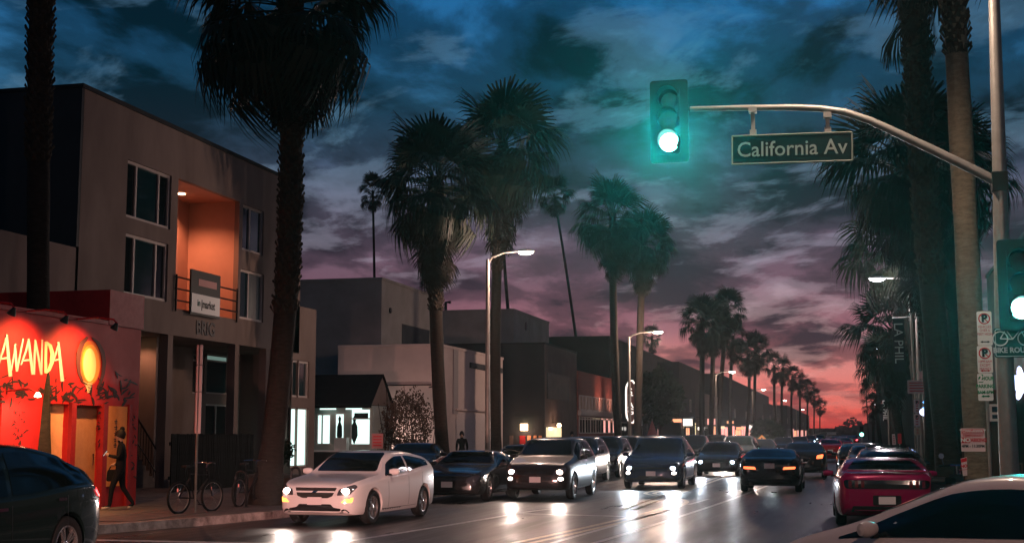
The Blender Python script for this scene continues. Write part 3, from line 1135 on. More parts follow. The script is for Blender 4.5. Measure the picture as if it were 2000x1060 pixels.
mb.tube([(onY(740, 752, yw).x, yw - .03, zc), (XB - .4, yw - .03, zc + .02)], .03, 6)
mb.tube([(onY(838, 752, yw).x, yw - .03, zc - .12), (onY(858, 752, yw).x, yw - .03, zc)], .03, 6)
mb.build('wall_cable', M_BLACKMETAL, white)
mb = MB()
Fr('Y', yw).box(mb, onY(737, 757, yw).x, onY(756, 757, yw).x, onY(737, 815, yw).z, onY(737, 757, yw).z, .02, .06)
mb.build('yellow_wall_panel', mat('yellow_green_panel', (.30, .34, .10), .6), white)
fl = thing('assumed_floodlight', 'assumed small flood lamp low on the white wall behind the wispy bush', 'lamp', (onY(772, 820, yw).x, yw - .5, .15))  # unseen lamp, assumed from the brighter wall behind the bush
MB().boxm(Matrix.Translation((onY(772, 820, yw).x, yw - 1.5, .4)) @ Matrix.Rotation(R(35), 4, 'X'), .3, .2, .14).build('assumed_lamp_housing', M_BLACKMETAL, fl)
MB().tube([(onY(772, 820, yw).x, yw - 1.5, .15), (onY(772, 820, yw).x, yw - 1.5, .36)], .03, 6).build('stake', M_BLACKMETAL, fl)
lamp('SPOT', 'assumed_flood_beam', (onY(772, 820, yw).x, yw - 1.36, .58), 320, (1, .72, .62), fl, aim((.1, 1, .9)), .06, 140, .7)
tn = thing('turquoise_neon', 'small turquoise lit mark on the white wall by the bush', 'neon sign', (onY(748, 800, yw - .2).x, yw - .2, 3))
mb = MB()
pa = [onY(x, y, yw - .2) for x, y in ((742, 806), (746, 796), (752, 800), (756, 792))]
mb.tube(pa, .06, 6)
mb.build('tube', emis('turquoise_light', (.05, .9, .7), 1.6), tn)

back2 = block('rear_grey_building', 'flat grey rooftop block rising behind the dark corner building', -24.5, onX(1003, 606, -24.5).y, onX(1072, 640, -24.5).y,
              onX(1003, 606, -24.5).z, M_STUCCO_D, 8)
mb = MB()
mb.disc(onX(1027, 637, -24.49), (1, 0, 0), .35, .05)
mb.build('round_vent', M_BLACKMETAL, back2)
mb = MB()
zz = onX(1003, 606, -24.5).z
yy0 = onX(1003, 606, -24.5).y
mb.tube([(-30.1, yy0 + .5, zz), (-30.1, yy0 + .5, zz + .8), (-29.7, yy0 + .5, zz + .8)], .12, 8)
mb.build('roof_vent', M_BLACKMETAL, back2)

darkb = block('dark_corner_building', 'dark building with a small lit sign and wall lamp beside the brick one', XB, onX(1064, 672, XB).y, onX(1126, 690, XB).y,
              onX(1064, 672, XB).z, M_BROWNWALL, 9, capm=M_DARKWALL)
yd = onX(1064, 672, XB).y
mb = MB()
mb.box(XB - 9, XB - .004, yd - .1, yd - .004, .13, onX(1064, 672, XB).z - .01)
mb.build('side_wall', M_CLAD, darkb)
u0, u1, v0, v1 = rectX(XB, 1068, 727, 1111, 778)
mb = MB()
fw_.box(mb, u0, u1, v0, v1, .002, .05)
mb.build('blank_window', M_CLAD, darkb)
for px0, px1, m_ in ((996, 1003, M_BROWNWALL), (1016, 1027, M_REDDARK), (1031, 1038, M_PANEL), (1043, 1049, M_PANEL), (1053, 1059, M_PANEL)):
    a_, b_ = onY(px0, 850, yd), onY(px1, 900, yd)
    mb = MB()
    mb.box(a_.x, b_.x, yd - .16, yd - .104, .16, a_.z)
    mb.build('post', m_, darkb)
sy = thing('lit_box_sign', 'pale yellow lit box sign on the dark building wall', 'sign', (XB, 90, 3))
u0, u1, v0, v1 = rectX(XB + .1, 1069, 834, 1094, 853)
mb = MB()
mb.box(XB + .02, XB + .2, u0, u1, v0, v1)
mb.build('sign_face', E_YELLOW, sy)
wl = thing('wall_lamp', 'round wall lamp above the pale yellow sign', 'lamp', (XB, onX(1092, 830, XB).y, 2.2))
pq = onX(1092, 830, XB + .45)
mb = MB()
mb.tube([(XB, pq.y, pq.z + .2), (XB + .45, pq.y, pq.z + .2), (XB + .45, pq.y, pq.z)], .03, 6)
mb.build('arm', M_BLACKMETAL, wl)
mb = MB()
mb.lathe([(.001, -.16), (.11, -.11), (.16, 0), (.11, .11), (.001, .16)], Matrix.Translation(pq), 14)
mb.build('globe', E_WARM, wl, smooth=True)
lamp('POINT', 'wall_lamp_light', pq + Vector((.35, 0, -.2)), 90, (1, .55, .36), wl)
wl2 = thing('entrance_lamp', 'glowing lantern over the red door left of the yellow sign', 'lamp', onY(1023, 833, yd - .5))
mb = MB()
pq = onY(1023, 833, yd - .5)
mb.box(pq.x - .22, pq.x + .22, yd - .6, yd - .25, pq.z - .25, pq.z + .2)
mb.build('globe', E_WARM, wl2)
lamp('POINT', 'entrance_light', pq + Vector((0, -.4, -.3)), 60, (1, .5, .35), wl2)

# brick building
ybk0, ybk1 = onX(1128, 730, XB).y, onX(1209, 760, XB).y
zbk = onX(1128, 727, XB).z
m = bpy.data.materials.new('brick')
m.use_nodes = True
t = NG(m.node_tree)
bnode = m.node_tree.nodes['Principled BSDF']
oc = t.n('ShaderNodeTexCoord').outputs['Object']
sp = t.n('ShaderNodeSeparateXYZ')
t.lk(oc, sp.inputs[0])
br = t.n('ShaderNodeTexBrick')
t.lk(t.comb(sp.outputs[1], sp.outputs[2], 0.0), br.inputs['Vector'])
br.inputs['Scale'].default_value = 3.2
br.inputs['Color1'].default_value = (.28, .07, .045, 1)
br.inputs['Color2'].default_value = (.18, .045, .035, 1)
br.inputs['Mortar'].default_value = (.16, .10, .09, 1)
t.lk(br.outputs[0], bnode.inputs['Base Color'])
bnode.inputs['Roughness'].default_value = .85
M_BRICK = m
brick = block('brick_building', 'two-storey red brick building with white-framed upper windows', XB, ybk0, ybk1, zbk, M_BRICK, 9, capm=M_BRICK)
zs1, zs0 = onX(1128, 770, XB).z, onX(1128, 800, XB).z
n = 7
for i in range(n):
    ua = ybk0 + .5 + (ybk1 - ybk0 - 1.0) * i / n
    ub = ua + (ybk1 - ybk0 - 1.0) / n - .25
    window(brick, fw_, ua, ub, zs0, zs1, (.5,), (), fw=.1, w0=.0, w1=.1, fm=M_FRAME, pm=mat('curtained_pane', (.42, .30, .24), .6, var=.3))
zz0, zz1 = onX(1130, 846, XB).z, onX(1130, 812, XB).z
for i in range(8):
    ua = ybk0 + .4 + (ybk1 - ybk0 - .8) * i / 8
    ub = ua + (ybk1 - ybk0 - .8) / 8 - .15
    window(brick, fw_, ua, ub, zz0, zz1, (.5,), (.85,), fw=.08, w0=.0, w1=.08, fm=M_FRAME, pm=[M_GLASS, M_GLASS] if i < 4 else [M_GLASS, E_PINK])
mb = MB()
mb.box(XB + .003, XB + .9, ybk0 + .1, ybk1 - .1, zz0 - .42, zz0 - .2)
mb.build('awning_ledge', M_FRAME, brick)
mb = MB()
mb.box(XB + .003, XB + .25, ybk0 + .1, ybk1 - .1, zz1 + .06, zz1 + .45)
mb.build('sign_band', M_FRAME, brick)
for i in range(9):
    ua = ybk0 + .3 + (ybk1 - ybk0 - .6) * i / 9
    mb = MB()
    fw_.box(mb, ua, ua + (.9 if i % 2 else 1.4), .18, zz0 - .46, .003, .06)
    mb.build('shop_window', [M_CLAD, E_PINK, E_ORANGE][(0, 1, 0, 0, 0, 2, 1, 2, 1)[i]], brick)
# uplit brick
for i in range(2):
    lamp('SPOT', 'brick_lamp', (XB + 1.6, ybk0 + 9 + 5 * i, zs1 - .5), 200, (1, .42, .32), brick, aim((-1, 0, .5)), .1, 120, .8)

# farther street fronts on the left, kept as separate buildings
far_specs = [
    ('storefront_building', 'dark flat-roofed building behind the vertical neon sign', -21, 1209, 1326, 714, M_DARKWALL),
    ('storefront_building', 'dark narrow building with pink shopfront after the round tree', -18.5, 1327, 1372, 728, M_DARKWALL),
    ('storefront_building', 'pale low storefront with bright display windows', -17.5, 1373, 1405, 778, M_BROWNWALL),
    ('storefront_building', 'long dark building behind the clustered palms', -18.5, 1406, 1502, 776, M_DARKWALL),
    ('storefront_building', 'low dark building far along the left pavement', -17, 1503, 1536, 802, M_DARKWALL),
    ('storefront_building', 'farthest dark roofline on the left before the sunset', -15.5, 1537, 1580, 812, M_DARKWALL)]
for i, (nm, lb, X, pa_, pb_, pt_, m_) in enumerate(far_specs):
    y0, y1 = onX(pa_, 800, X).y, onX(pb_, 800, X).y
    if i == 0:
        y0 = ybk1 + .4
    r = block(nm, lb, X, y0, y1, onX(pb_, pt_, X).z, m_, 9)
    fl = Fr('X', X)
    k = int(min(10, max(3, (y1 - y0) / 5)))
    for q in range(k):
        ua = y0 + .6 + (y1 - y0 - 1.2) * q / k
        ub = ua + (y1 - y0 - 1.2) / k - rnd.uniform(.5, 1.4)
        mm = rnd.choice([E_PINK, E_ORANGE, M_GLASS, E_PINK, E_YELLOW if i in (1, 2) else E_PINK, M_GLASS])
        if i == 0 and q < 5:
            mm = M_GLASS
        window(r, fl, ua, ub, .5, rnd.uniform(2.4, 3.3), (.5,), fw=.1, w0=.0, w1=.09, fm=M_DFRAME, pm=mm, name='shop_window')
        if i != 2 and q % 2 == 0:
            window(r, fl, ua, ua + 1.4, 4.4, 5.9, (.5,), fw=.09, w0=.0, w1=.08, fm=M_FRAME, pm=M_GLASS)

rs = random.Random(77)
LITS = (('pink lit sign', E_PINK), ('white lit sign', E_NEON), ('orange lit sign', E_ORANGE), ('yellow lit sign', E_YELLOW))
where = ('nearest past the neon sign', 'beside the round tree', 'behind the first clustered palm', 'behind the clustered palms', 'right of the clustered palms', 'under the third street lamp', 'left of the diamond sign',
         'just past the diamond sign', 'by the first of the receding palms', 'far down beside the receding palms', 'tiny one near the sunset', 'the farthest on the left')
for k in range(12):
    yy = (119, 128, 137, 146, 158, 170, 182, 196, 214, 236, 262, 295)[k]
    zz_ = rs.uniform(2.2, 3.6)
    nm_, em_ = LITS[(k * 3 + k // 4) % 4]
    xx_ = -16.9 + k * .12
    sgn_ = thing('shop_sign', 'small ' + nm_ + ' on the left shopfronts, ' + where[k], 'sign', (xx_, yy, zz_))
    MB().box(xx_ - .5 + rs.uniform(-.2, .2), xx_ + .5, yy - .06, yy + .06, zz_ - rs.uniform(.0, .6), zz_ + .25).build('lit_face', em_, sgn_)
    MB().tube([(xx_ - 1.9, yy + .1, zz_ + .45), (xx_ + .7, yy + .1, zz_ + .45)], .03, 5).build('bracket', M_BLACKMETAL, sgn_)

# vertical neon sign
ys = onX(1230, 800, -18.2).y
Yn = 108.0
ng_ = thing('neon_blade_sign', 'tall white neon sign reading STAG projecting over the pavement', 'neon sign', onY(1231, 784, Yn))
c0, c1 = onY(1222, 742, Yn), onY(1240, 826, Yn)
mb = MB()
mb.box(c0.x + .1, c1.x, Yn - .05, Yn + .2, c1.z + .1, c0.z - .1)
mb.build('sign_body', mat('rust_sign', (.14, .05, .04), .6), ng_)
w_, h_ = c1.x - c0.x, c0.z - c1.z
mb = MB()
mb.tube([(c1.x, Yn - .12, c0.z - .28), (c1.x - .12, Yn - .12, c0.z - .06), (c1.x - .4, Yn - .12, c0.z - .04), (c0.x + .08, Yn - .12, c0.z - .5), (c0.x + .04, Yn - .12, c0.z - .9),
         (c0.x + .04, Yn - .12, c1.z + .9), (c0.x + .08, Yn - .12, c1.z + .5), (c1.x - .4, Yn - .12, c1.z + .04), (c1.x - .12, Yn - .12, c1.z + .06), (c1.x, Yn - .12, c1.z + .28)], .07, 8)
mb.build('neon_outline', E_NEON, ng_)
for k, ch in enumerate('STAG'):
    text(ch, .72, E_NEON, ng_, face_cam(Vector((c0.x + w_ * .56, Yn - .12, c0.z - h_ * (.27 + .155 * k)))), ext=.02, bold=.0, name='neon_letter')

# ------------------------------------------------------------------ right side buildings, mostly dark
rb = block('dark_right_building', 'tall near-black building on the right behind the signal pole', 6.3, 30, 62, 8.6, M_CLAD, 12, capm=M_CLAD)
rw = thing('wooden_shopfront', 'dark weathered board shopfront behind the parking signs', 'shop', (5.4, 36, .15))
fr3 = Fr('X', 5.4)
y0_, y1_ = 30.0, 60.0
nb = 60
pbm = MB().box(-.03, .03, -.23, .23, 0, 3.0).mesh('board', M_WOOD)
for i in range(nb):
    o = link('board', pbm, None, rw)
    o.location = (rnd.uniform(-.02, .02), y0_ + (i + .5) * .5 - 36, 0)
mb = MB()
mb.box(5.45, 6.28, y0_, y1_, .16, 3.2)
mb.build('wall', M_DARKWALL, rw)
for q in range(6):
    mb = MB()
    yq = 34 + q * 4.2
    fr4 = Fr('Y', 29.8)
    mb.box(5.30, 5.36, yq, yq + .2, .3, 2.9)
    mb.build('post', mat('grey_post', (.10, .085, .08), .7), rw)
pw = onY(1931, 789, 29.7), onY(1971, 822, 29.7)
kx = thing('transom_window', 'small transom window with pale frame behind the lower parking sign', 'window', ((pw[0].x + pw[1].x) / 2, 29.7, pw[1].z))
window(kx, Fr('Y', 29.6), pw[0].x, pw[1].x, pw[1].z, pw[0].z, (.5,), (.45,), fw=.05, w0=-.1, w1=0, fm=M_FRAME, pm=M_GLASS, name='window_frame')
mb = MB()
mb.box(pw[0].x, 6.2, 29.72, 29.98, .16, pw[0].z + .3)
mb.build('wall', M_WOOD, kx)
rb2 = block('low_right_building', 'low dark building along the right pavement beyond the banners', 6.0, 62.5, 150, 6.5, M_DARKWALL, 12)
rb3 = block('far_right_building', 'far dark building on the right near the sunset gap', 5.5, 151, 330, 6.0, M_DARKWALL, 12)


# ------------------------------------------------------------------ vehicles
def pchip(keys):
    x = np.array([k[0] for k in keys], float)
    y = np.array([k[1] for k in keys], float)
    h = np.diff(x)
    dl = np.diff(y) / h
    d = np.zeros_like(y)
    for i in range(1, len(x) - 1):
        if dl[i - 1] * dl[i] > 0:
            w1, w2 = 2 * h[i] + h[i - 1], h[i] + 2 * h[i - 1]
            d[i] = (w1 + w2) / (w1 / dl[i - 1] + w2 / dl[i])
    d[0], d[-1] = dl[0], dl[-1]

    def f(s):
        s = min(max(s, x[0]), x[-1])
        i = min(int(np.searchsorted(x, s, 'right')) - 1, len(h) - 1)
        tt = (s - x[i]) / h[i]
        return float((1 + 2 * tt) * (1 - tt) ** 2 * y[i] + tt * (1 - tt) ** 2 * h[i] * d[i] + tt * tt * (3 - 2 * tt) * y[i + 1] + tt * tt * (tt - 1) * h[i] * d[i + 1])
    return f


STY = {
    'hatch': dict(L=4.5, W=1.79, wb=(.195, .79), wr=.335,
                  top=[(0, .62), (.012, .76), (.05, .84), (.14, .905), (.24, .955), (.285, .98), (.42, 1.33), (.51, 1.425), (.62, 1.435), (.74, 1.40), (.85, 1.32), (.93, 1.20), (.975, 1.13), (1, 1.0)],
                  belt=[(0, .53), (.05, .75), (.2, .85), (.35, .91), (.6, .98), (.85, 1.07), (.97, 1.0), (1, .86)],
                  bot=[(0, .27), (.04, .2), (.5, .19), (.95, .22), (1, .34)],
                  dlo=(.33, .86), split=(.58, .60), ws=(1.02, 1.385), rw=(1.12, 1.34)),
    'egg': dict(L=4.48, W=1.76, wb=(.19, .79), wr=.32,
                top=[(0, .60), (.012, .72), (.05, .82), (.12, .94), (.18, 1.02), (.225, 1.09), (.35, 1.33), (.44, 1.455), (.53, 1.49), (.70, 1.43), (.88, 1.23), (.97, 1.11), (1, .95)],
                belt=[(0, .52), (.05, .74), (.2, .90), (.35, .95), (.6, 1.0), (.85, 1.07), (.97, 1.0), (1, .86)],
                bot=[(0, .27), (.04, .2), (.5, .19), (.95, .22), (1, .34)],
                dlo=(.20, .86), split=(.64, .66), ws=(1.14, 1.43), rw=(1.16, 1.38)),
    'sedan': dict(L=4.8, W=1.84, wb=(.19, .79), wr=.33,
                  top=[(0, .58), (.012, .69), (.05, .78), (.15, .88), (.26, .96), (.30, .99), (.43, 1.33), (.50, 1.42), (.60, 1.435), (.70, 1.38), (.82, 1.14), (.86, 1.10), (.96, 1.07), (.985, 1.02), (1, .88)],
                  belt=[(0, .5), (.05, .68), (.2, .80), (.35, .90), (.6, .94), (.85, 1.0), (.97, .95), (1, .82)],
                  bot=[(0, .27), (.04, .19), (.5, .18), (.95, .22), (1, .34)],
                  dlo=(.34, .80), split=(.56, .58), ws=(1.03, 1.375), rw=(1.14, 1.36)),
    'suv': dict(L=4.65, W=1.88, wb=(.19, .80), wr=.36,
                top=[(0, .70), (.012, .84), (.05, .97), (.15, 1.06), (.24, 1.13), (.28, 1.17), (.39, 1.52), (.46, 1.65), (.60, 1.68), (.80, 1.64), (.90, 1.53), (.96, 1.27), (.985, 1.08), (1, .92)],
                belt=[(0, .6), (.05, .86), (.25, 1.02), (.6, 1.06), (.9, 1.12), (1, .84)],
                bot=[(0, .33), (.04, .27), (.5, .26), (.95, .29), (1, .40)],
                dlo=(.33, .93), split=(.55, .57), ws=(1.20, 1.60), rw=(1.18, 1.56)),
    'crossover': dict(L=4.95, W=2.0, wb=(.185, .79), wr=.37,
                      top=[(0, .62), (.012, .76), (.05, .88), (.14, 1.00), (.22, 1.08), (.26, 1.12), (.40, 1.5), (.50, 1.66), (.60, 1.68), (.78, 1.58), (.9, 1.36), (.97, 1.20), (1, 1.0)],
                      belt=[(0, .54), (.05, .78), (.25, .97), (.6, 1.03), (.9, 1.12), (1, .9)],
                      bot=[(0, .28), (.04, .22), (.5, .22), (.95, .26), (1, .38)],
                      dlo=(.31, .88), split=(.53, .55), ws=(1.15, 1.60), rw=(1.22, 1.52)),
    'muscle': dict(L=4.78, W=1.92, wb=(.2, .775), wr=.345,
                   top=[(0, .62), (.01, .74), (.05, .84), (.2, .94), (.36, 1.01), (.40, 1.04), (.52, 1.29), (.58, 1.37), (.66, 1.385), (.75, 1.32), (.88, 1.13), (.91, 1.10), (.975, 1.11), (.992, 1.07), (1, .92)],
                   belt=[(0, .52), (.05, .72), (.3, .88), (.6, .95), (.8, 1.02), (.97, 1.0), (1, .82)],
                   bot=[(0, .26), (.04, .19), (.5, .18), (.95, .23), (1, .36)],
                   dlo=(.44, .78), split=(.66, .68), ws=(1.08, 1.33), rw=(1.15, 1.325)),
    'sport': dict(L=4.6, W=1.9, wb=(.2, .785), wr=.34,
                  top=[(0, .55), (.01, .66), (.05, .76), (.2, .86), (.33, .93), (.37, .96), (.49, 1.22), (.56, 1.31), (.64, 1.325), (.76, 1.24), (.90, 1.08), (.965, 1.04), (.99, .99), (1, .86)],
                  belt=[(0, .47), (.05, .65), (.3, .82), (.6, .88), (.8, .96), (.97, .93), (1, .78)],
                  bot=[(0, .24), (.04, .17), (.5, .17), (.95, .21), (1, .33)],
                  dlo=(.40, .80), split=(.64, .66), ws=(1.0, 1.27), rw=(1.08, 1.27)),
}
PLAN = [(0, .66), (.012, .80), (.04, .90), (.10, .965), (.3, 1), (.75, 1), (.92, .95), (.975, .87), (.992, .80), (1, .70)]
BODYC = {}


def car_body(style):
    if style in BODYC:
        return BODYC[style]
    d = STY[style]
    L, Wd = d['L'], d['W']
    ft, fb, fz, fp = pchip(d['top']), pchip(d['belt']), pchip(d['bot']), pchip(PLAN)
    ss = sorted(set([0, .004, .012, .025, .04] + [i / 70 for i in range(4, 68)] + [.972, .984, .992, .997, 1]))
    V, F = [], []
    NH = None
    for s in ss:
        zt, zb = ft(s), fz(s)
        zl = min(fb(s), zt - .035)
        w = fp(s) * Wd / 2
        gh = min(1, max(0, (zt - zl - .06) / .30))
        wt = w * (.92 - .165 * gh)
        ze = zt - .022 - .065 * gh
        hb = zl - zb
        mid = ((w * .955 + wt) / 2 + .022 * gh, (zl + .012 + ze) / 2 + .01 * gh)
        half = [(0, zb), (w * .80, zb), (w * .93, zb + .02), (w * .965, zb + .07), (w * .995, zb + .30 * hb), (w * 1.0, zb + .52 * hb), (w * .992, zb + .74 * hb), (w * .985, zl - .045),
                (w * .975, zl - .012), (w * .955, zl + .012), mid, (wt + .012, ze - .012), (wt - .02, ze + .020 + .012 * gh), (wt * .80, zt - .020), (wt * .42, zt - .005), (0, zt)]
        NH = len(half)
        x = L / 2 - s * L
        V += [(x, y, z) for y, z in half] + [(x, -y, z) for y, z in reversed(half[1:-1])]
    n = 2 * NH - 2
    for i in range(len(ss) - 1):
        for j in range(n):
            a, b_ = i * n + j, i * n + (j + 1) % n
            F.append((a, a + n, b_ + n, b_))
    for base, rev in ((0, False), ((len(ss) - 1) * n, True)):
        for j in range(NH - 1):
            l0, l1 = base + j, base + j + 1
            r0, r1 = base + (n - j) % n, base + (n - j - 1) % n
            f = [l0, l1, r1, r0]
            f = [v for k, v in enumerate(f) if v not in f[:k]]
            if len(f) >= 3:
                F.append(tuple(f) if not rev else tuple(reversed(f)))
    me = bpy.data.meshes.new('body')
    me.from_pydata(V, [], F)
    bm = bmesh.new()
    bm.from_mesh(me)
    bmesh.ops.recalc_face_normals(bm, faces=bm.faces)
    bvh = BVHTree.FromBMesh(bm)
    bm.to_mesh(me)
    bm.free()
    body = bpy.data.objects.new('b', me)
    COL.objects.link(body)
    cut = MB()
    for s in d['wb']:
        x = L / 2 - s * L
        for sg in (1, -1):
            prof = [(0.0, -.17), (d['wr'] + .055, -.17), (d['wr'] + .055, .17), (0.0, .17)]
            c = Vector((x, sg * (Wd / 2 - .09), d['wr']))
            cut.prism([c + Vector((math.cos(2 * math.pi * k / 28), 0, math.sin(2 * math.pi * k / 28))) * (d['wr'] + .055) + Vector((0, -.19, 0)) for k in range(28)], (0, .38, 0))
    cm = cut.mesh('cut', None)
    bm = bmesh.new()
    bm.from_mesh(cm)
    bmesh.ops.recalc_face_normals(bm, faces=bm.faces)
    bm.to_mesh(cm)
    bm.free()
    co = bpy.data.objects.new('c', cm)
    COL.objects.link(co)
    md = body.modifiers.new('b', 'BOOLEAN')
    md.operation = 'DIFFERENCE'
    md.object = co
    md.solver = 'EXACT'
    dg = bpy.context.evaluated_depsgraph_get()
    out = bpy.data.meshes.new_from_object(body.evaluated_get(dg))
    out.name = 'body'
    bpy.data.objects.remove(body)
    bpy.data.objects.remove(co)
    out.shade_smooth()
    out.set_sharp_from_angle(angle=R(38))
    BODYC[style] = (out, bvh, ft, fb, fz, fp)
    return BODYC[style]


def densify(poly, step):
    out = []
    for i, p in enumerate(poly):
        q = poly[(i + 1) % len(poly)]
        k = max(1, int(math.hypot(q[0] - p[0], q[1] - p[1]) / step))
        out += [(p[0] + (q[0] - p[0]) * j / k, p[1] + (q[1] - p[1]) * j / k) for j in range(k)]
    return out


def rounded(poly, r, k=4):
    out = []
    n = len(poly)
    for i in range(n):
        p0, p, p1 = Vector(poly[i - 1]), Vector(poly[i]), Vector(poly[(i + 1) % n])
        a, b_ = (p0 - p), (p1 - p)
        ra = min(r, a.length * .45, b_.length * .45)
        A, B = p + a.normalized() * ra, p + b_.normalized() * ra
        for j in range(k + 1):
            u = j / k
            out.append(tuple(A * (1 - u) ** 2 + p * 2 * u * (1 - u) + B * u * u))
    return out


def patch(bvh, poly, side, off=.006, step=.06):
    """a skin fitted on the body inside an outline; side: 'F','B' use (y,z), 'L','R' use (x,z)"""
    bd = densify(poly, step)
    xs, zs = [p[0] for p in bd], [p[1] for p in bd]
    pts = [Vector(p) for p in bd]
    x = min(xs) + step
    inner = []
    while x < max(xs):
        z = min(zs) + step * .5
        while z < max(zs):
            inner.append((x, z))
            z += step
        x += step

    def inside(p):
        c = False
        j = len(bd) - 1
        for i in range(len(bd)):
            if (bd[i][1] > p[1]) != (bd[j][1] > p[1]) and p[0] < (bd[j][0] - bd[i][0]) * (p[1] - bd[i][1]) / (bd[j][1] - bd[i][1]) + bd[i][0]:
                c = not c
            j = i
        return c
    inner = [p for p in inner if inside(p) and min((p[0] - q[0]) ** 2 + (p[1] - q[1]) ** 2 for q in bd) > (step * .35) ** 2]
    pts += [Vector(p) for p in inner]
    nb = len(bd)
    res = geometry.delaunay_2d_cdt(pts, [], [list(range(nb))], 1, 1e-5)
    vs, fs = res[0], res[2]
    dirs = {'F': Vector((-1, 0, 0)), 'B': Vector((1, 0, 0)), 'L': Vector((0, -1, 0)), 'R': Vector((0, 1, 0)), 'T': Vector((0, 0, -1))}
    dv = dirs[side]
    V, ok = [], []
    for v in vs:
        if side in 'FB':
            o = Vector((0, v[0], v[1])) - dv * 4
        elif side in 'LR':
            o = Vector((v[0], 0, v[1])) - dv * 4
        else:
            o = Vector((v[0], v[1], 0)) - dv * 4
        h = bvh.ray_cast(o, dv)
        if h[0] is None:
            h = bvh.find_nearest(o + dv * 2.6)
        nn = h[1] if h[1].dot(dv) < 0 else -h[1]
        V.append(h[0] + (nn * .5 - dv * .5).normalized() * off)
        ok.append(True)
    me = MB()
    F = []
    for f in fs:
        a, b_, c = (V[i] for i in f[:3])
        nn = (b_ - a).cross(c - a)
        F.append(tuple(f) if nn.dot(dv) < 0 else tuple(reversed(f)))
    me.add(V, F)
    return me


WHEELC = {}


def wheel_meshes(r, rimkind):
    key = (r, rimkind)
    if key in WHEELC:
        return WHEELC[key]
    M_ = Matrix.Rotation(R(-90), 4, 'X')           # axis along +y
    w = .105
    ri = r * .70
    ty = MB().lathe([(ri, -w + .012), (ri + .02, -w), (r - .03, -w + .004), (r - .006, -w + .03), (r, -w * .5), (r, w * .5), (r - .006, w - .03), (r - .03, w - .004), (ri + .02, w), (ri, w - .012)], M_, 32)
    rim = MB().lathe([(ri, -w + .02), (ri, w - .02), (ri - .008, w - .012), (ri - .03, w - .02), (ri - .035, w - .05), (ri - .035, -w + .02)], M_, 32)
    ns = {'five': 5, 'ten': 10, 'seven': 7}[rimkind]
    for k in range(ns):
        a = 2 * math.pi * k / ns
        if rimkind == 'five':
            for da in (-.16, .16):
                M2 = Matrix.Rotation(a + da, 4, 'Y') @ Matrix.Translation((ri * .52, w - .045, 0))
                rim.boxm(M2, ri * .92, .03, .032)
        else:
            M2 = Matrix.Rotation(a, 4, 'Y') @ Matrix.Translation((ri * .52, w - .045, 0))
            rim.boxm(M2, ri * .92, .03, .045 if rimkind == 'seven' else .03)
    rim.lathe([(.001, w - .02), (.05, w - .024), (.065, w - .035), (.065, w - .08)], M_, 16)
    back = MB().lathe([(.001, w - .11), (ri - .01, w - .11)], M_, 24)
    WHEELC[key] = (ty.mesh('wheel', M_TYRE, smooth=True), rim.mesh('rim', M_RIM, smooth=True), back.mesh('brake_disc', M_TRIM))
    return WHEELC[key]


def paint(name, col, rough=.25, metal=0.0):
    return mat('car_paint_' + name, col, rough, metal, coat=.7, spec=.12)


GLASS_CAR = mat('car_glass', (.003, .006, .006), .05, spec=.38)
HL_HOUSING = mat('headlight_housing', (.05, .05, .055), .1, spec=.8)
TL_OFF = mat('tail_lens_off', (.25, .008, .012), .15, spec=.7)


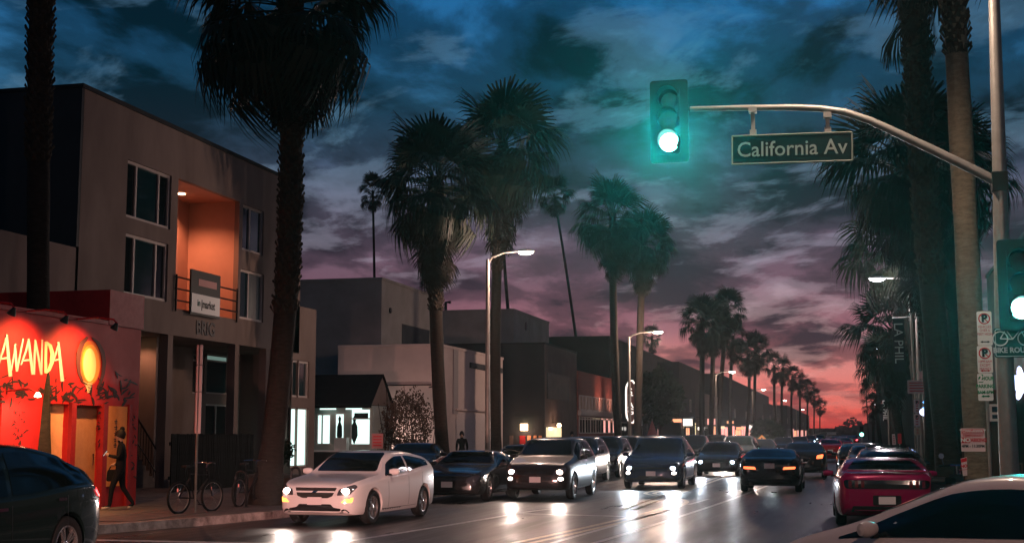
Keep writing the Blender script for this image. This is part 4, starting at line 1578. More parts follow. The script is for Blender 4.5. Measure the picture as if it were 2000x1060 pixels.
def make_car(name, style, pm, label, loc, rz, group=None, cat='car', head=None, head_spot=0.0, tail=None, grille='bar', plate='front', rim='five', detail=2, front_detail=True):
    me, bvh, ft, fb, fz, fp = car_body(style)
    d = STY[style]
    L, Wd = d['L'], d['W']
    root = thing(name, label, cat, loc, rz, group)
    bme = me.copy()
    bme.materials.clear()
    bme.materials.append(pm)
    link('body', bme, None, root)
    hw = Wd / 2

    def P(nm, poly, side, m_, off=.006, step=.07, rad=.04, par=None, label_=None):
        if rad:
            poly = rounded(poly, rad)
        o = patch(bvh, poly, side, off, step).build(nm, m_, par or root, local=True)
        for p_ in o.data.polygons:
            p_.use_smooth = True
        if label_:
            o['label'] = label_
        return o
    z0, z1 = d['ws']
    P('windshield', [(-hw * .76, z0), (hw * .76, z0), (hw * .63, z1), (-hw * .63, z1)], 'F', GLASS_CAR, .010, .055, .06)
    z0r, z1r = d['rw']
    P('rear_window', [(-hw * .74, z0r), (hw * .74, z0r), (hw * .57, z1r), (-hw * .57, z1r)], 'B', GLASS_CAR, .010, .055, .06)
    # side windows
    s0, s1 = d['dlo']
    sa, sb = d['split']

    def dlo(sA, sB):
        up, lo = [], []
        for i in range(13):
            s = sA + (sB - sA) * i / 12
            x = L / 2 - s * L
            zu, zl = ft(s) - .115, fb(s) + .028
            if zu < zl + .015:
                zu = zl + .015
            up.append((x, zu))
            lo.append((x, zl))
        return up + lo[::-1]
    for side in 'LR':
        for k, (A, B) in enumerate(((s0, sa), (sb, s1))):
            poly = dlo(A, B)
            P('side_window', poly, side, GLASS_CAR, .007, .08, 0)
    # black sills and bumpers
    for side in 'LR':
        xa, xb = L / 2 - d['wb'][0] * L - d['wr'] - .07, L / 2 - d['wb'][1] * L + d['wr'] + .07
        P('sill_trim', [(xa, fz(.4) + .015), (xa, fz(.4) + .10), (xb, fz(.6) + .10), (xb, fz(.6) + .015)], side, M_TRIM, .005, .12, 0)
    zb = fz(.02)
    zn = ft(.012)
    if front_detail:
        P('lower_bumper', [(-hw * .80, zb + .03), (hw * .80, zb + .03), (hw * .74, zb + .10), (hw * .44, zb + .14), (hw * .38, zb + .20), (-hw * .38, zb + .20), (-hw * .44, zb + .14), (-hw * .74, zb + .10)],
          'F', M_TRIM, .005, .08, .03)
        if grille == 'bar':
            gz0, gz1 = zn - .20, zn - .02
            go = P('grille', [(-hw * .42, gz0 + .02), (-hw * .30, gz0 - .02), (hw * .30, gz0 - .02), (hw * .42, gz0 + .02), (hw * .50, gz1), (-hw * .50, gz1)], 'F',
                   mat('grille_mesh', (.05, .05, .045), .4, .5), .007, .06, .02)
            P('grille_bar', [(-hw * .46, gz0 + .085), (hw * .46, gz0 + .085), (hw * .47, gz0 + .115), (-hw * .47, gz0 + .115)], 'F', pm, .02, .08, 0, go)
            P('badge', [(-.07, gz0 + .08), (-.03, gz0 + .115), (.07, gz0 + .12), (.03, gz0 + .085)], 'F', M_CHROME, .03, .05, 0, go)
        elif grille == 'kidney':
            gz0, gz1 = zn - .24, zn - .05
            for sg in (-1, 1):
                P('grille', [(sg * .03, gz0), (sg * .28, gz0 + .01), (sg * .31, gz1 - .02), (sg * .05, gz1)], 'F', M_TRIM, .008, .05, .03)
            P('lower_grille', [(-hw * .5, zb + .24), (hw * .5, zb + .24), (hw * .45, zb + .34), (-hw * .45, zb + .34)], 'F', M_TRIM, .006, .07, .02)
        elif grille == 'wide':
            P('grille', [(-hw * .55, zn - .26), (hw * .55, zn - .26), (hw * .60, zn - .10), (-hw * .60, zn - .10)], 'F', M_TRIM, .007, .07, .04)
        elif grille == 'slim':
            P('grille', [(-hw * .5, zn - .10), (hw * .5, zn - .10), (hw * .52, zn - .06), (-hw * .52, zn - .06)], 'F', M_TRIM, .007, .07, .01)
        for sg in (-1, 1):
            zh = zn - .03
            hs = P('headlight', [(sg * hw * .52, zh - .14), (sg * hw * .80, zh - .12), (sg * hw * .90, zh + .02), (sg * hw * .84, zh + .07), (sg * hw * .56, zh - .02)], 'F', HL_HOUSING, .010, .05, .03)
            if head:
                c = bvh.ray_cast(Vector((4, sg * hw * .70, zh - .06)), Vector((-1, 0, 0)))[0]
                lb = MB().lathe([(.001, .03), (.04, .024), (.06, .01), (.065, -.02)], Matrix.Translation(c + Vector((.012, 0, 0))) @ Matrix.Rotation(R(90), 4, 'Y') @ Matrix.Diagonal((1, 1.35, 1, 1)), 16)
                lb.build('lamp_lens', head, hs, local=True, smooth=True)
                if head_spot:
                    colr = (.8, .9, 1) if head is E_HEADB else (1, .80, .70)
                    lamp('SPOT', 'headlight_beam', c + Vector((.09, 0, 0)), head_spot, colr, root, (0, R(-88.0), 0), .05, 100, .9, local=True)
            fy_ = sg * hw * .74
            P('fog_light', [(fy_ + .075 * math.cos(q * math.pi / 7), zb + .28 + .05 * math.sin(q * math.pi / 7)) for q in range(14)] if grille != 'bar' else
              [(sg * hw * .62, zb + .23), (sg * hw * .84, zb + .23), (sg * hw * .86, zb + .33), (sg * hw * .70, zb + .30)], 'F',
              E_AMBER if grille == 'bar' else (E_FOG if head and grille in ('kidney', 'slim') else HL_HOUSING), .008, .06, .02)
    # rear
    for sg in (-1, 1):
        zt_ = fb(.985) + .02
        if style == 'muscle':
            continue
        tm = tail or TL_OFF
        if style == 'sport':
            P('taillight', [(sg * hw * .42, zt_ - .19), (sg * hw * .80, zt_ - .17), (sg * hw * .82, zt_ - .10), (sg * hw * .46, zt_ - .11)], 'B', tm, .008, .06, .02)
        else:
            P('taillight', [(sg * hw * .56, zt_ - .14), (sg * hw * .82, zt_ - .12), (sg * hw * .86, zt_ + .04), (sg * hw * .60, zt_ + .0)], 'B', tm, .008, .06, .03)
    zr = fz(.98)
    P('rear_bumper_trim', [(-hw * .7, zr + .03), (hw * .7, zr + .03), (hw * .66, zr + .15), (-hw * .66, zr + .15)], 'B', M_TRIM, .005, .1, .03)
    zp = (fb(.985) - .20) if style != 'muscle' else .56
    if style in ('sport',):
        zp = fb(.985) - .06
    P('licence_plate', [(-.155, zp - .075), (.155, zp - .075), (.155, zp + .075), (-.155, zp + .075)], 'B', M_PLATE, .012, .1, .01)
    if front_detail:
        zp = zb + .26
        o = P('licence_plate', [(-.155, zp - .075), (.155, zp - .075), (.155, zp + .075), (-.155, zp + .075)], 'F', M_PLATE, .03, .1, .01)
    # mirrors, handles, seams
    sm = s0 + (.085 if style == 'egg' else .035)
    xm, zm, ym = L / 2 - sm * L, fb(sm) + .10, hw * .96
    for sg in (-1, 1):
        mb = MB()
        mb.lathe([(.001, .115), (.055, .10), (.078, .03), (.078, -.05), (.06, -.10), (.001, -.112)], Matrix.Translation((xm, sg * (ym + .12), zm)) @ Matrix.Rotation(R(90), 4, 'X') @ Matrix.Diagonal((.62, .84, 1.0, 1)), 14)
        mr = mb.build('mirror', pm, root, smooth=True, local=True)
        mb = MB()
        mb.tube([(xm + .01, sg * (ym - .08), zm - .06), (xm, sg * (ym + .07), zm - .055)], .025, 6)
        mb.build('mirror_arm', M_TRIM, mr, local=True)
    if detail > 1:
        for side, sg in (('L', 1), ('R', -1)):
            seams = [s0 + .02, (sa + sb) / 2] + ([s1 - .10] if style not in ('muscle', 'sport') else [])
            for s in seams:
                x = L / 2 - s * L
                P('door_seam', [(x - .006, fz(.5) + .12), (x + .006, fz(.5) + .12), (x + .006, fb(s) - .01), (x - .006, fb(s) - .01)], side, M_TRIM, .003, .1, 0)
            for s in [sa - .03] + ([s1 - .13] if len(seams) > 2 else []):
                x = L / 2 - s * L
                z = fb(s) - .12
                P('door_handle', [(x - .09, z - .018), (x + .09, z - .018), (x + .09, z + .018), (x - .09, z + .018)], side, pm if style == 'hatch' else M_CHROME, .022, .06, .012)
    # wheels
    tyre, rimm, brk = wheel_meshes(d['wr'], rim)
    for s in d['wb']:
        for sg in (1, -1):
            w = link('wheel', tyre, None, root)
            w.location = (L / 2 - s * L, sg * (hw - .125), d['wr'])
            w.rotation_euler = (0, rnd.uniform(0, 1.2), 0 if sg > 0 else math.pi)
            link('rim', rimm, None, w)
            link('brake_disc', brk, None, w)
    return root


AWAY, TOWARD = R(90), R(-90)
white_p = paint('white', (.72, .68, .66), .3)
black_p = paint('black', (.010, .011, .013), .2)
dark_p = paint('dark_grey', (.03, .032, .036), .22, .3)
brown_p = paint('dark_brown', (.016, .010, .009), .32)
blue_p = paint('night_blue', (.012, .02, .05), .2, .2)
silver_p = paint('grey', (.12, .12, .125), .25, .6)
magenta_p = paint('magenta', (.24, .003, .055), .22, .15)

# oncoming white hatchback, nearest on the left
volt = make_car('hatchback_car', 'hatch', white_p, 'white hatchback with headlights lit and orange fog lights, rolling towards the corner', (-9.93, 26.9, 0), TOWARD - R(4.0), head=E_HEADW,
                head_spot=130, grille='bar', rim='five')
# parked dark coupe
make_car('parked_car', 'sport', paint('grey_green', (.05, .055, .055), .2, .5), 'dark parked coupe right behind the white hatchback', (-10.2, 36.3, 0), TOWARD, rim='ten', grille='wide', group='cars parked on the left kerb')
make_car('parked_car', 'sedan', brown_p, 'brown parked sedan glimpsed between the coupe and the oncoming dark hatch', (-10.25, 43.0, 0), TOWARD, rim='seven', grille='wide', group='cars parked on the left kerb', detail=1)
make_car('small_suv', 'suv', brown_p, 'dark brown oncoming compact car with two bright headlights and pale plate', (-8.15, 37.75, 0), TOWARD, head=E_HEADW, head_spot=110, grille='kidney', rim='ten')
tesla = make_car('crossover_car', 'crossover', blue_p, 'dark blue oncoming crossover with cool white headlights', (-6.1, 45.6, 0), TOWARD, head=E_HEADB, head_spot=420, grille='slim', rim='five')
p1 = make_car('parked_car', 'suv', black_p, 'black parked car with shining wheels just right of the brown oncoming car', (-9.75, 49.5, 0), TOWARD, rim='ten', grille='wide', group='cars parked on the left kerb', detail=1)
make_car('parked_car', 'sport', black_p, 'dark car standing on the driveway behind the white hatchback roof', (-14.2, 43.5, .15), TOWARD + R(8), rim='ten', grille='wide', detail=1)
dup(p1, (-9.8, 55.6, 0), TOWARD, 'black parked car second behind the brown oncoming car')
dup(p1, (-9.9, 61.9, 0), TOWARD, 'black parked car next to the blue crossover, by the brick building')
o1 = make_car('oncoming_car', 'sedan', dark_p, 'dark oncoming sedan with cool headlights just behind the blue crossover', (-5.2, 58.5, 0), TOWARD, head=E_HEADB, head_spot=240, grille='wide', detail=1, group='oncoming traffic')
o2 = make_car('oncoming_car', 'suv', brown_p, 'oncoming car with the strongest glaring headlights in the queue', (-5.3, 70.0, 0), TOWARD, head=E_HEADW, head_spot=3200, grille='wide', detail=1, group='oncoming traffic')
# traffic going away
make_car('sports_car', 'sport', black_p, 'black low sports coupe driving away with orange tail lights', (-2.25, 43.7, 0), AWAY, tail=E_TAILO, rim='ten')
c2 = make_car('leaving_car', 'sedan', black_p, 'black sedan with orange tail lights just ahead of the sports coupe', (-1.65, 57.4, 0), AWAY, tail=E_TAILO, detail=1, group='traffic heading away')
c3 = make_car('leaving_car', 'sedan', paint('red', (.35, .02, .03), .25), 'red car with glowing brake lights far down the street', (-.9, 88, 0), AWAY, tail=emis('brake_light', (1.0, .06, .08), 9.0), detail=1, group='traffic heading away')

# magenta muscle car parked on the right
must = make_car('muscle_car', 'muscle', magenta_p, 'magenta muscle car with a black tail panel parked at the right kerb', (.68, 28.9, 0), AWAY + R(1.5), rim='five', front_detail=True, grille='wide')
must.scale = (1, 1, .95)
_, bvh, ft, fb, fz, fp = car_body('muscle')
hw = .96
o = patch(bvh, rounded([(-hw * .80, .79), (hw * .80, .79), (hw * .83, .96), (-hw * .83, .96)], .07), 'B', .010, .06).build('tail_panel', mat('gloss_black', (.006, .006, .007), .12, spec=.8), must, local=True)
for sg in (-1, 1):
    for k in range(3):
        y = sg * hw * (.46 + .12 * k)
        q = patch(bvh, [(y - .028, .81), (y + .028, .81), (y + .028, .94), (y - .028, .94)], 'B', .016, .06)
        q.build('taillight', mat('dark_tail_lens', (.10, .006, .01), .1, spec=.8), must, local=True)
mb = MB()
pts = [(-2.33 + .10 * abs(y) ** 2, y, 1.135) for y in np.linspace(-.72, .72, 9)]
for i in range(8):
    a_, b_ = pts[i], pts[i + 1]
    mb.prism([(a_[0] - .07, a_[1], a_[2]), (b_[0] - .07, b_[1], b_[2]), (b_[0] + .13, b_[1], b_[2] + .005), (a_[0] + .13, a_[1], a_[2] + .005)], (0, 0, .025))
mb.build('spoiler', magenta_p, must, local=True)
q = patch(bvh, rounded([(-.26, .46), (.26, .46), (.26, .66), (-.26, .66)], .03), 'B', .008, .06)
q.build('plate_recess', M_TRIM, must, local=True)
# queue of parked cars in front of it
rk = make_car('parked_car', 'hatch', black_p, 'black hatch with roof rack parked in front of the magenta car', (1.05, 36.0, 0), AWAY, rim='ten', group='cars parked on the right kerb', detail=1)
for sg in (-1, 1):
    MB().tube([(.35, sg * .52, 1.38), (.25, sg * .52, 1.45), (-.85, sg * .52, 1.44), (-.95, sg * .52, 1.36)], .02, 6).build('roof_rail', M_CHROME, rk, local=True)
for x in (.05, -.6):
    MB().tube([(x, -.54, 1.47), (x, .54, 1.47)], .018, 6).build('crossbar', M_TRIM, rk, local=True)
make_car('parked_suv', 'hatch', paint('black_green', (.008, .012, .011), .22), 'black parked hatch farthest along the right kerb, third ahead of the magenta car', (.55, 52.5, 0), AWAY, rim='ten', group='cars parked on the right kerb', detail=1)
make_car('parked_car', 'sedan', dark_p, 'dark parked sedan second ahead of the magenta car on the right', (.9, 45.0, 0), AWAY, rim='ten', group='cars parked on the right kerb', detail=1)
# white car crossing close by, lower right
near = make_car('near_car', 'egg', paint('cream_white', (.62, .50, .44), .3), 'pale hatchback close to the camera at the lower right', (1.50, 11.5, 0), AWAY + R(55), rim='five', head=None, grille='bar')
# dark car leaving on the left edge
dk = make_car('dark_car', 'crossover', paint('deep_green', (.006, .014, .013), .18), 'dark car with red tail lights crossing the intersection at the left edge', (-10.72, 14.1, 0), TOWARD, tail=E_TAIL, rim='five')
_, bvh, ft, fb, fz, fp = car_body('crossover')
q = patch(bvh, rounded([(-2.08, 1.05), (-2.30, 1.08), (-2.42, 1.02), (-2.40, .95), (-2.2, .96)], .03), 'L', .012, .05)
q.build('taillight', E_TAIL, dk, local=True)
# unseen car added behind the camera so its beams light near cars and kerb
wc = make_car('added_waiting_car', 'sedan', dark_p, 'unseen dark car added behind the camera for its beams', (-3.6, -4.2, 0), AWAY, rim='ten', detail=1)
for sg in (-1, 1):
    src = Vector((-3.6 + sg * .6, -1.65, .66))
    iq = Matrix.Rotation(-AWAY, 4, 'Z')
    lamp('SPOT', 'added_waiting_beam', iq @ (src - Vector(wc.location)), 18000, (1.0, .48, .41), wc,
         (iq @ aim(Vector((-8.6 if sg > 0 else -10.9, 26.5, .3 if sg > 0 else .0)) - src).to_matrix().to_4x4()).to_euler(), .06, 20, 1.0, local=True)
# far traffic: small cars with lit lights
for k, (x, y, lb) in enumerate(((-5.0, 84, 'first dim oncoming car beyond the glaring one'), (-5.2, 118, 'small oncoming car in mid-distance by the pedestrian sign'),
                                (-4.8, 150, 'tiny oncoming car beyond the diamond sign'), (-5.0, 205, 'distant oncoming car near the palms on the left'),
                                (-4.7, 275, 'very distant oncoming headlights just left of the red brake lights'))):
    o = dup(o1, (x, y, 0), TOWARD, lb, keep_lights=(k == 0))
for k, (x, y, lb) in enumerate(((-.2, 122, 'second car with red brake lights far down the street'), (-.9, 160, 'third far car with red brake lights'), (-.1, 230, 'farthest car with red brake lights in the sunset gap'),
                                (.9, 190, 'small far car close to the right kerb'))):
    dup(c3, (x, y, 0), AWAY, lb)
for k, (x, y, lb) in enumerate(((-10.1, 72, 'black parked car below the round tree'), (-10.1, 79.5, 'dark parked car second below the round tree'), (-10, 92, 'dark parked car near the pink shopfronts'), (-10, 108, 'dark parked car by the far street lamp'))):
    dup(p1, (x, y, 0), TOWARD, lb)


# ------------------------------------------------------------------ palms
def frond_mesh(seed, pet, rad, nseg, spread, droop, m_, hang=.0):
    r = random.Random(seed)
    mb = MB()
    mb.tube([(0, 0, 0), (pet * .5, 0, .03), (pet, 0, 0)], [.028, .02, .014], 4, False)
    for k in range(nseg):
        a = -spread + 2 * spread * k / (nseg - 1) + r.uniform(-.03, .03)
        l = rad * (.72 + .28 * math.cos(a * .55)) * r.uniform(.88, 1.06)
        ca, sa = math.cos(a), math.sin(a)
        wd = spread * 2 / nseg * l * .58 * .60
        zf = .02 if k % 2 else -.02
        cup = -.22 * abs(sa) * l
        b_ = Vector((pet, 0, 0))
        mid = Vector((pet + ca * l * .58, sa * l * .58, -droop * .25 * l + cup * .5 + zf))
        e = Vector((-sa, ca, 0)) * wd
        tip = Vector((pet + ca * l * (1 - hang * .3), sa * l * (1 - hang * .3), -droop * l + cup))
        t2 = tip + Vector((ca * .03, sa * .03, -(.10 + .35 * hang) * r.uniform(.6, 1.5)))
        mb.add([b_, mid - e, mid + e, tip - e * .35, tip + e * .35, t2], [(0, 1, 2), (1, 3, 4, 2), (3, 5, 4)])
    return mb.mesh('frond', m_)


GREENF = [frond_mesh(1, .85, 1.08, 24, 1.75, .12, M_FROND, .15), frond_mesh(2, 1.0, 1.05, 24, 1.6, .34, M_FROND, .6), frond_mesh(3, 1.05, 1.02, 22, 1.3, .58, M_FROND, .95)]
DEADF = [frond_mesh(4, .7, 1.1, 20, .85, .25, M_DEAD, .5), frond_mesh(5, .6, 1.2, 18, .6, .1, M_DEAD, .5)]
boot_rnd = random.Random(11)


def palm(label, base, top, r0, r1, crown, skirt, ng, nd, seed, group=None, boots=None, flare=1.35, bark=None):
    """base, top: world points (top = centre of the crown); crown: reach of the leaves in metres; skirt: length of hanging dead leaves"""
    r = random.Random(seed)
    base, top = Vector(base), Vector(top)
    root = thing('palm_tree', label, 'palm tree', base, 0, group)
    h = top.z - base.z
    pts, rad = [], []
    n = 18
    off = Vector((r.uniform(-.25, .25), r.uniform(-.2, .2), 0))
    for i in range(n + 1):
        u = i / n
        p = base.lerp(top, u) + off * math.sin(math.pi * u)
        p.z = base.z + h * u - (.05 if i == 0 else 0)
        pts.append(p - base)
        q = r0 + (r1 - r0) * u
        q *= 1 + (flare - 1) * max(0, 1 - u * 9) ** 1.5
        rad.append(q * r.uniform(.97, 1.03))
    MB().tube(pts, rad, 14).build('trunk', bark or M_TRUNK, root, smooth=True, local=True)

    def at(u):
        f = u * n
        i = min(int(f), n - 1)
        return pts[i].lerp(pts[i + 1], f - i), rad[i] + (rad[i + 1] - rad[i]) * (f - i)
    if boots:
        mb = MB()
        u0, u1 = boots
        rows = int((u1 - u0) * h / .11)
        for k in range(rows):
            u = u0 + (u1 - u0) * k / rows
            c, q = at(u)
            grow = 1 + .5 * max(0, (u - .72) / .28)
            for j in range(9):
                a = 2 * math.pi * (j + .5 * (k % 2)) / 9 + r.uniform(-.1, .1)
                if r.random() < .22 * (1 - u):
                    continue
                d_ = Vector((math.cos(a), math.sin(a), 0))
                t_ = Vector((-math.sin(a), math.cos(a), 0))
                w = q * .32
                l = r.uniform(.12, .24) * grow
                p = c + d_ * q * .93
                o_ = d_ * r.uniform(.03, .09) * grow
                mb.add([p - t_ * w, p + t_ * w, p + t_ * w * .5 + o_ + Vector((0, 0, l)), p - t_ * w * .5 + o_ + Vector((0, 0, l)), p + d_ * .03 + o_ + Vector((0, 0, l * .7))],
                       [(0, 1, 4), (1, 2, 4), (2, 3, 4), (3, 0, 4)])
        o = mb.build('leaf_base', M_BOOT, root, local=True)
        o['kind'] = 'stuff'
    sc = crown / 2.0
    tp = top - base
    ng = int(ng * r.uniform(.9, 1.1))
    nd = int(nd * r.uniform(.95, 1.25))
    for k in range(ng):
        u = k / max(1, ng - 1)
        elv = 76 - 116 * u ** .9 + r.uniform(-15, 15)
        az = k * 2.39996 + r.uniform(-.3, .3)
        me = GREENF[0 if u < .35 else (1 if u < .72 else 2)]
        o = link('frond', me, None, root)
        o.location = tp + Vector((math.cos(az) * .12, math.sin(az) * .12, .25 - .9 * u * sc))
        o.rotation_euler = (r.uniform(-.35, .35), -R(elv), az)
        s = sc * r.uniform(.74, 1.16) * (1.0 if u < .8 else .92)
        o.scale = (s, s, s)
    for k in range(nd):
        u = k / max(1, nd - 1)
        az = k * 2.39996 + 1
        me = DEADF[k % 2]
        o = link('dry_frond', me, None, root)
        f_ = max(.2, 1 - (0.5 + skirt * u * .8) / h)
        c, q = at(f_)
        o.location = c + Vector((math.cos(az), math.sin(az), 0)) * q * .8
        o.rotation_euler = (r.uniform(-.5, .5), R(46 + 36 * min(1, u * 1.5) + r.uniform(-16, 9)), az)
        s = sc * r.uniform(.65, 1.12) * (1.05 - .32 * u)
        o.scale = (s, s, s)
    return root


def P_(label, bx, by, Y, tx, ty, crown, skirt, r0, r1, ng, nd, seed, group, boots=None, zb=.15, **kw):
    b_ = onY(bx, by, Y)
    return palm(label, (b_.x, Y, zb), onY(tx, ty, Y), r0, r1, crown, skirt, ng, nd, seed, group, boots, **kw)


GL, GR, GT = 'palms along the left pavement', 'palms along the right pavement', 'tall thin palms behind the rooftops'
P_('palm trunk standing before the red lettering, its crown above the frame', 82, 900, 24.3, 88, -330, 2.4, 1.5, .23, .24, 40, 16, 1, GL, (.50, .99))
P_('big shaggy palm in front of the grey building, nearest full crown', 519, 985, 29.0, 563, -20, 2.7, 1.8, .27, .25, 62, 46, 2, GL, (.36, .97), flare=1.7)
P_('shaggy palm before the white building, left of the street lamp', 868, 930, 45, 850, 345, 2.4, 3.0, .24, .22, 54, 44, 3, GL, (.55, .97))
P_('tallest mid-street palm right beside the first street lamp', 970, 930, 53, 983, 275, 2.5, 3.6, .22, .2, 54, 44, 4, GL, (.6, .97))
P_('slim palm with small round crown above the gallery rooftop', 735, 700, 120, 728, 372, 1.75, .8, .14, .11, 30, 10, 5, GT)
P_('thin palm leaning left, its foot by the brick building', 1152, 800, 125, 1082, 378, 1.9, .9, .17, .11, 30, 10, 6, GT)
P_('thin leaning palm whose crown hides behind the tallest mid-street palm', 1018, 720, 110, 976, 380, 1.6, .8, .17, .13, 24, 6, 7, GT)
P_('spiky-topped palm left of the vertical neon sign', 1210, 900, 75, 1196, 415, 2.45, 2.8, .25, .2, 46, 36, 8, GL)
P_('palm behind the second street lamp pole with drooping round crown', 1244, 900, 79, 1256, 468, 2.1, 2.4, .24, .2, 44, 36, 9, GL)
P_('small distant palm with cone-shaped skirt behind the second street lamp', 1273, 800, 170, 1273, 655, 1.55, 3.2, .14, .12, 24, 22, 10, GT)
P_('first of the clustered palms beyond the round tree', 1371, 880, 112, 1372, 620, 2.3, 2.2, .24, .2, 38, 26, 11, GL)
P_('middle palm of the dense cluster beyond the round tree', 1388, 880, 122, 1394, 632, 2.2, 2.0, .24, .2, 36, 24, 12, GL)
P_('tallest palm of the dense cluster beyond the round tree', 1402, 880, 130, 1421, 598, 2.2, 2.0, .22, .2, 36, 24, 13, GL)
P_('thin palm just right of the dense cluster', 1428, 880, 138, 1432, 655, 1.8, 1.8, .2, .16, 30, 18, 14, GL)
P_('palm standing behind the third street lamp', 1456, 880, 150, 1462, 690, 1.9, 1.8, .2, .16, 32, 18, 15, GL)
P_('palm with drooping crown over the diamond sign', 1474, 880, 158, 1476, 682, 2.1, 1.8, .2, .17, 32, 18, 16, GL)
for k, (px, py, Y, c_, lb) in enumerate(((1512, 712, 190, 2.0, 'first small palm of the receding row near the sunset'), (1530, 716, 205, 2.0, 'second small palm of the receding row'),
                                         (1548, 732, 232, 2.1, 'third small palm of the receding row'), (1562, 742, 262, 2.2, 'fourth small palm of the receding row'),
                                         (1577, 757, 300, 2.3, 'fifth small palm of the receding row'), (1590, 772, 350, 2.4, 'sixth small palm of the receding row'),
                                         (1602, 792, 430, 2.5, 'last tiny palm of the receding row by the sunset gap'))):
    P_(lb, px, 870, Y, px, py, c_, 2.0, .2, .18, 22, 12, 30 + k, GL)
# right side
P_('lit smooth palm trunk beside the signal pole, crown above the frame', 1912, 925, 26, 1845, -330, 2.5, 1.2, .235, .2, 40, 16, 50, GR, (.66, .98), bark=M_TRUNK_LIT)
P_('rough dark palm trunk left of the lit smooth one', 1858, 925, 29.5, 1775, -250, 2.5, 3.2, .24, .27, 40, 12, 51, GR, (.34, .98))
P_('shaggy palm whose crown sits just right of the street name sign', 1822, 900, 41, 1765, 300, 2.45, 4.0, .25, .22, 54, 48, 52, GR, (.4, .97))
P_('shaggy dark palm right behind the lit smooth trunk', 1868, 900, 47, 1850, 330, 2.3, 3.6, .25, .22, 46, 40, 53, GR)
P_('dark palm under the first shaggy right-hand crown', 1800, 900, 54, 1752, 470, 2.3, 3.4, .24, .2, 44, 36, 54, GR)
P_('dark palm behind the black hanging banner', 1768, 890, 68, 1742, 640, 2.4, 2.8, .22, .2, 36, 28, 55, GR)
P_('smaller dark palm below the banner palm', 1742, 890, 95, 1726, 700, 2.3, 2.4, .2, .18, 30, 20, 56, GR)
P_('distant dark palm beside the sunset on the right', 1722, 890, 140, 1716, 748, 1.9, 2.0, .2, .18, 24, 14, 57, GR)
P_('farthest right-hand palm beside the sunset gap', 1706, 880, 200, 1704, 786, 1.9, 1.8, .2, .18, 20, 10, 58, GR)


# ------------------------------------------------------------------ street lamps
def street_lamp(label, x, y, z, arm, em, power, col, sgn=1, sub=True, group='street lamps', zb=.15):
    r = thing('street_lamp', label, 'street lamp', (x, y, zb), 0, group)
    h = z - zb
    MB().tube([(0, 0, 0), (0, 0, .5), (0, 0, h * .6), (0, 0, h - .1)], [.12, .095, .08, .065], 12).build('pole', M_STEEL, r, smooth=True, local=True)
    MB().tube([(0, 0, h - .25), (sgn * arm * .12, 0, h - .02), (sgn * arm * .4, 0, h + .12), (sgn * (arm - .2), 0, h + .17)], [.04, .038, .034, .03], 8).build('arm', M_STEEL, r, smooth=True, local=True)
    hd = MB()
    M_ = Matrix.Translation((sgn * arm, 0, h + .16)) @ Matrix.Diagonal((1.9, .85, .7, 1))
    hd.lathe([(.001, .12), (.1, .10), (.17, .03), (.175, -.02), (.15, -.03)], M_, 16)
    ho = hd.build('lamp_head', M_STEEL, r, smooth=True, local=True)
    ln = MB()
    ln.lathe([(.15, -.025), (.13, -.11), (.07, -.17), (.001, -.19)], M_, 16)
    ln.build('lens', em, ho, smooth=True, local=True)
    if power:
        lamp('POINT', 'street_light', (sgn * arm, 0, h - .14), power * .85, col, r, None, .06, local=True)
    return r


WARMC = (1.0, .64, .50)
street_lamp('bright star-like street lamp over the parked cars on the left', -12.1, 45.2, onY(1027, 497, 45.5).z - .08, onY(1027, 497, 45.2).x + 12.1, E_STREET, 1500, WARMC)
street_lamp('second left street lamp, on the pole just right of the neon sign', -12.0, 76.5, onY(1285, 650, 76.5).z - .08, onY(1285, 650, 76.5).x + 12.0, E_STREET, 2300, (1, .66, .50))
for k, (px, py, Y, lb) in enumerate(((1430, 727, 122, 'third street lamp on the left behind the palm cluster'), (1491, 761, 182, 'fourth left street lamp over the diamond sign'),
                                     (1533, 782, 240, 'fifth left street lamp in the receding row'), (1568, 800, 320, 'sixth left street lamp in the receding row'))):
    p = onY(px, py, Y)
    street_lamp(lb, p.x - 1.5, Y, p.z - .08, 1.5, E_STREET, 900 if k < 2 else 0, WARMC)
for k, (px, py, Y, lb) in enumerate(((1713, 547, 50, 'cool white street lamp highest on the right'), (1711, 681, 91, 'second cool street lamp on the right, beside the black banner'),
                                     (1707, 741, 143, 'third right street lamp beside the sunset'), (1706, 790, 230, 'fourth right street lamp low by the sunset'))):
    p = onY(px, py, Y)
    street_lamp(lb, p.x + 1.35, Y, p.z - .08, 1.35, E_STREETV, (1100, 700, 0, 0)[k], (.95, .80, .85), -1)
# two lamps added outside the view to light the near cars and kerb
street_lamp('added street lamp on the near left corner, outside the view', -13.2, 4.0, 8.6, 2.4, E_STREET, 200, (1.0, .62, .50))
street_lamp('added street lamp on the near right corner, unseen behind the camera', 5.6, 1.5, 8.6, 2.2, E_STREET, 1700, (1.0, .62, .50), -1)

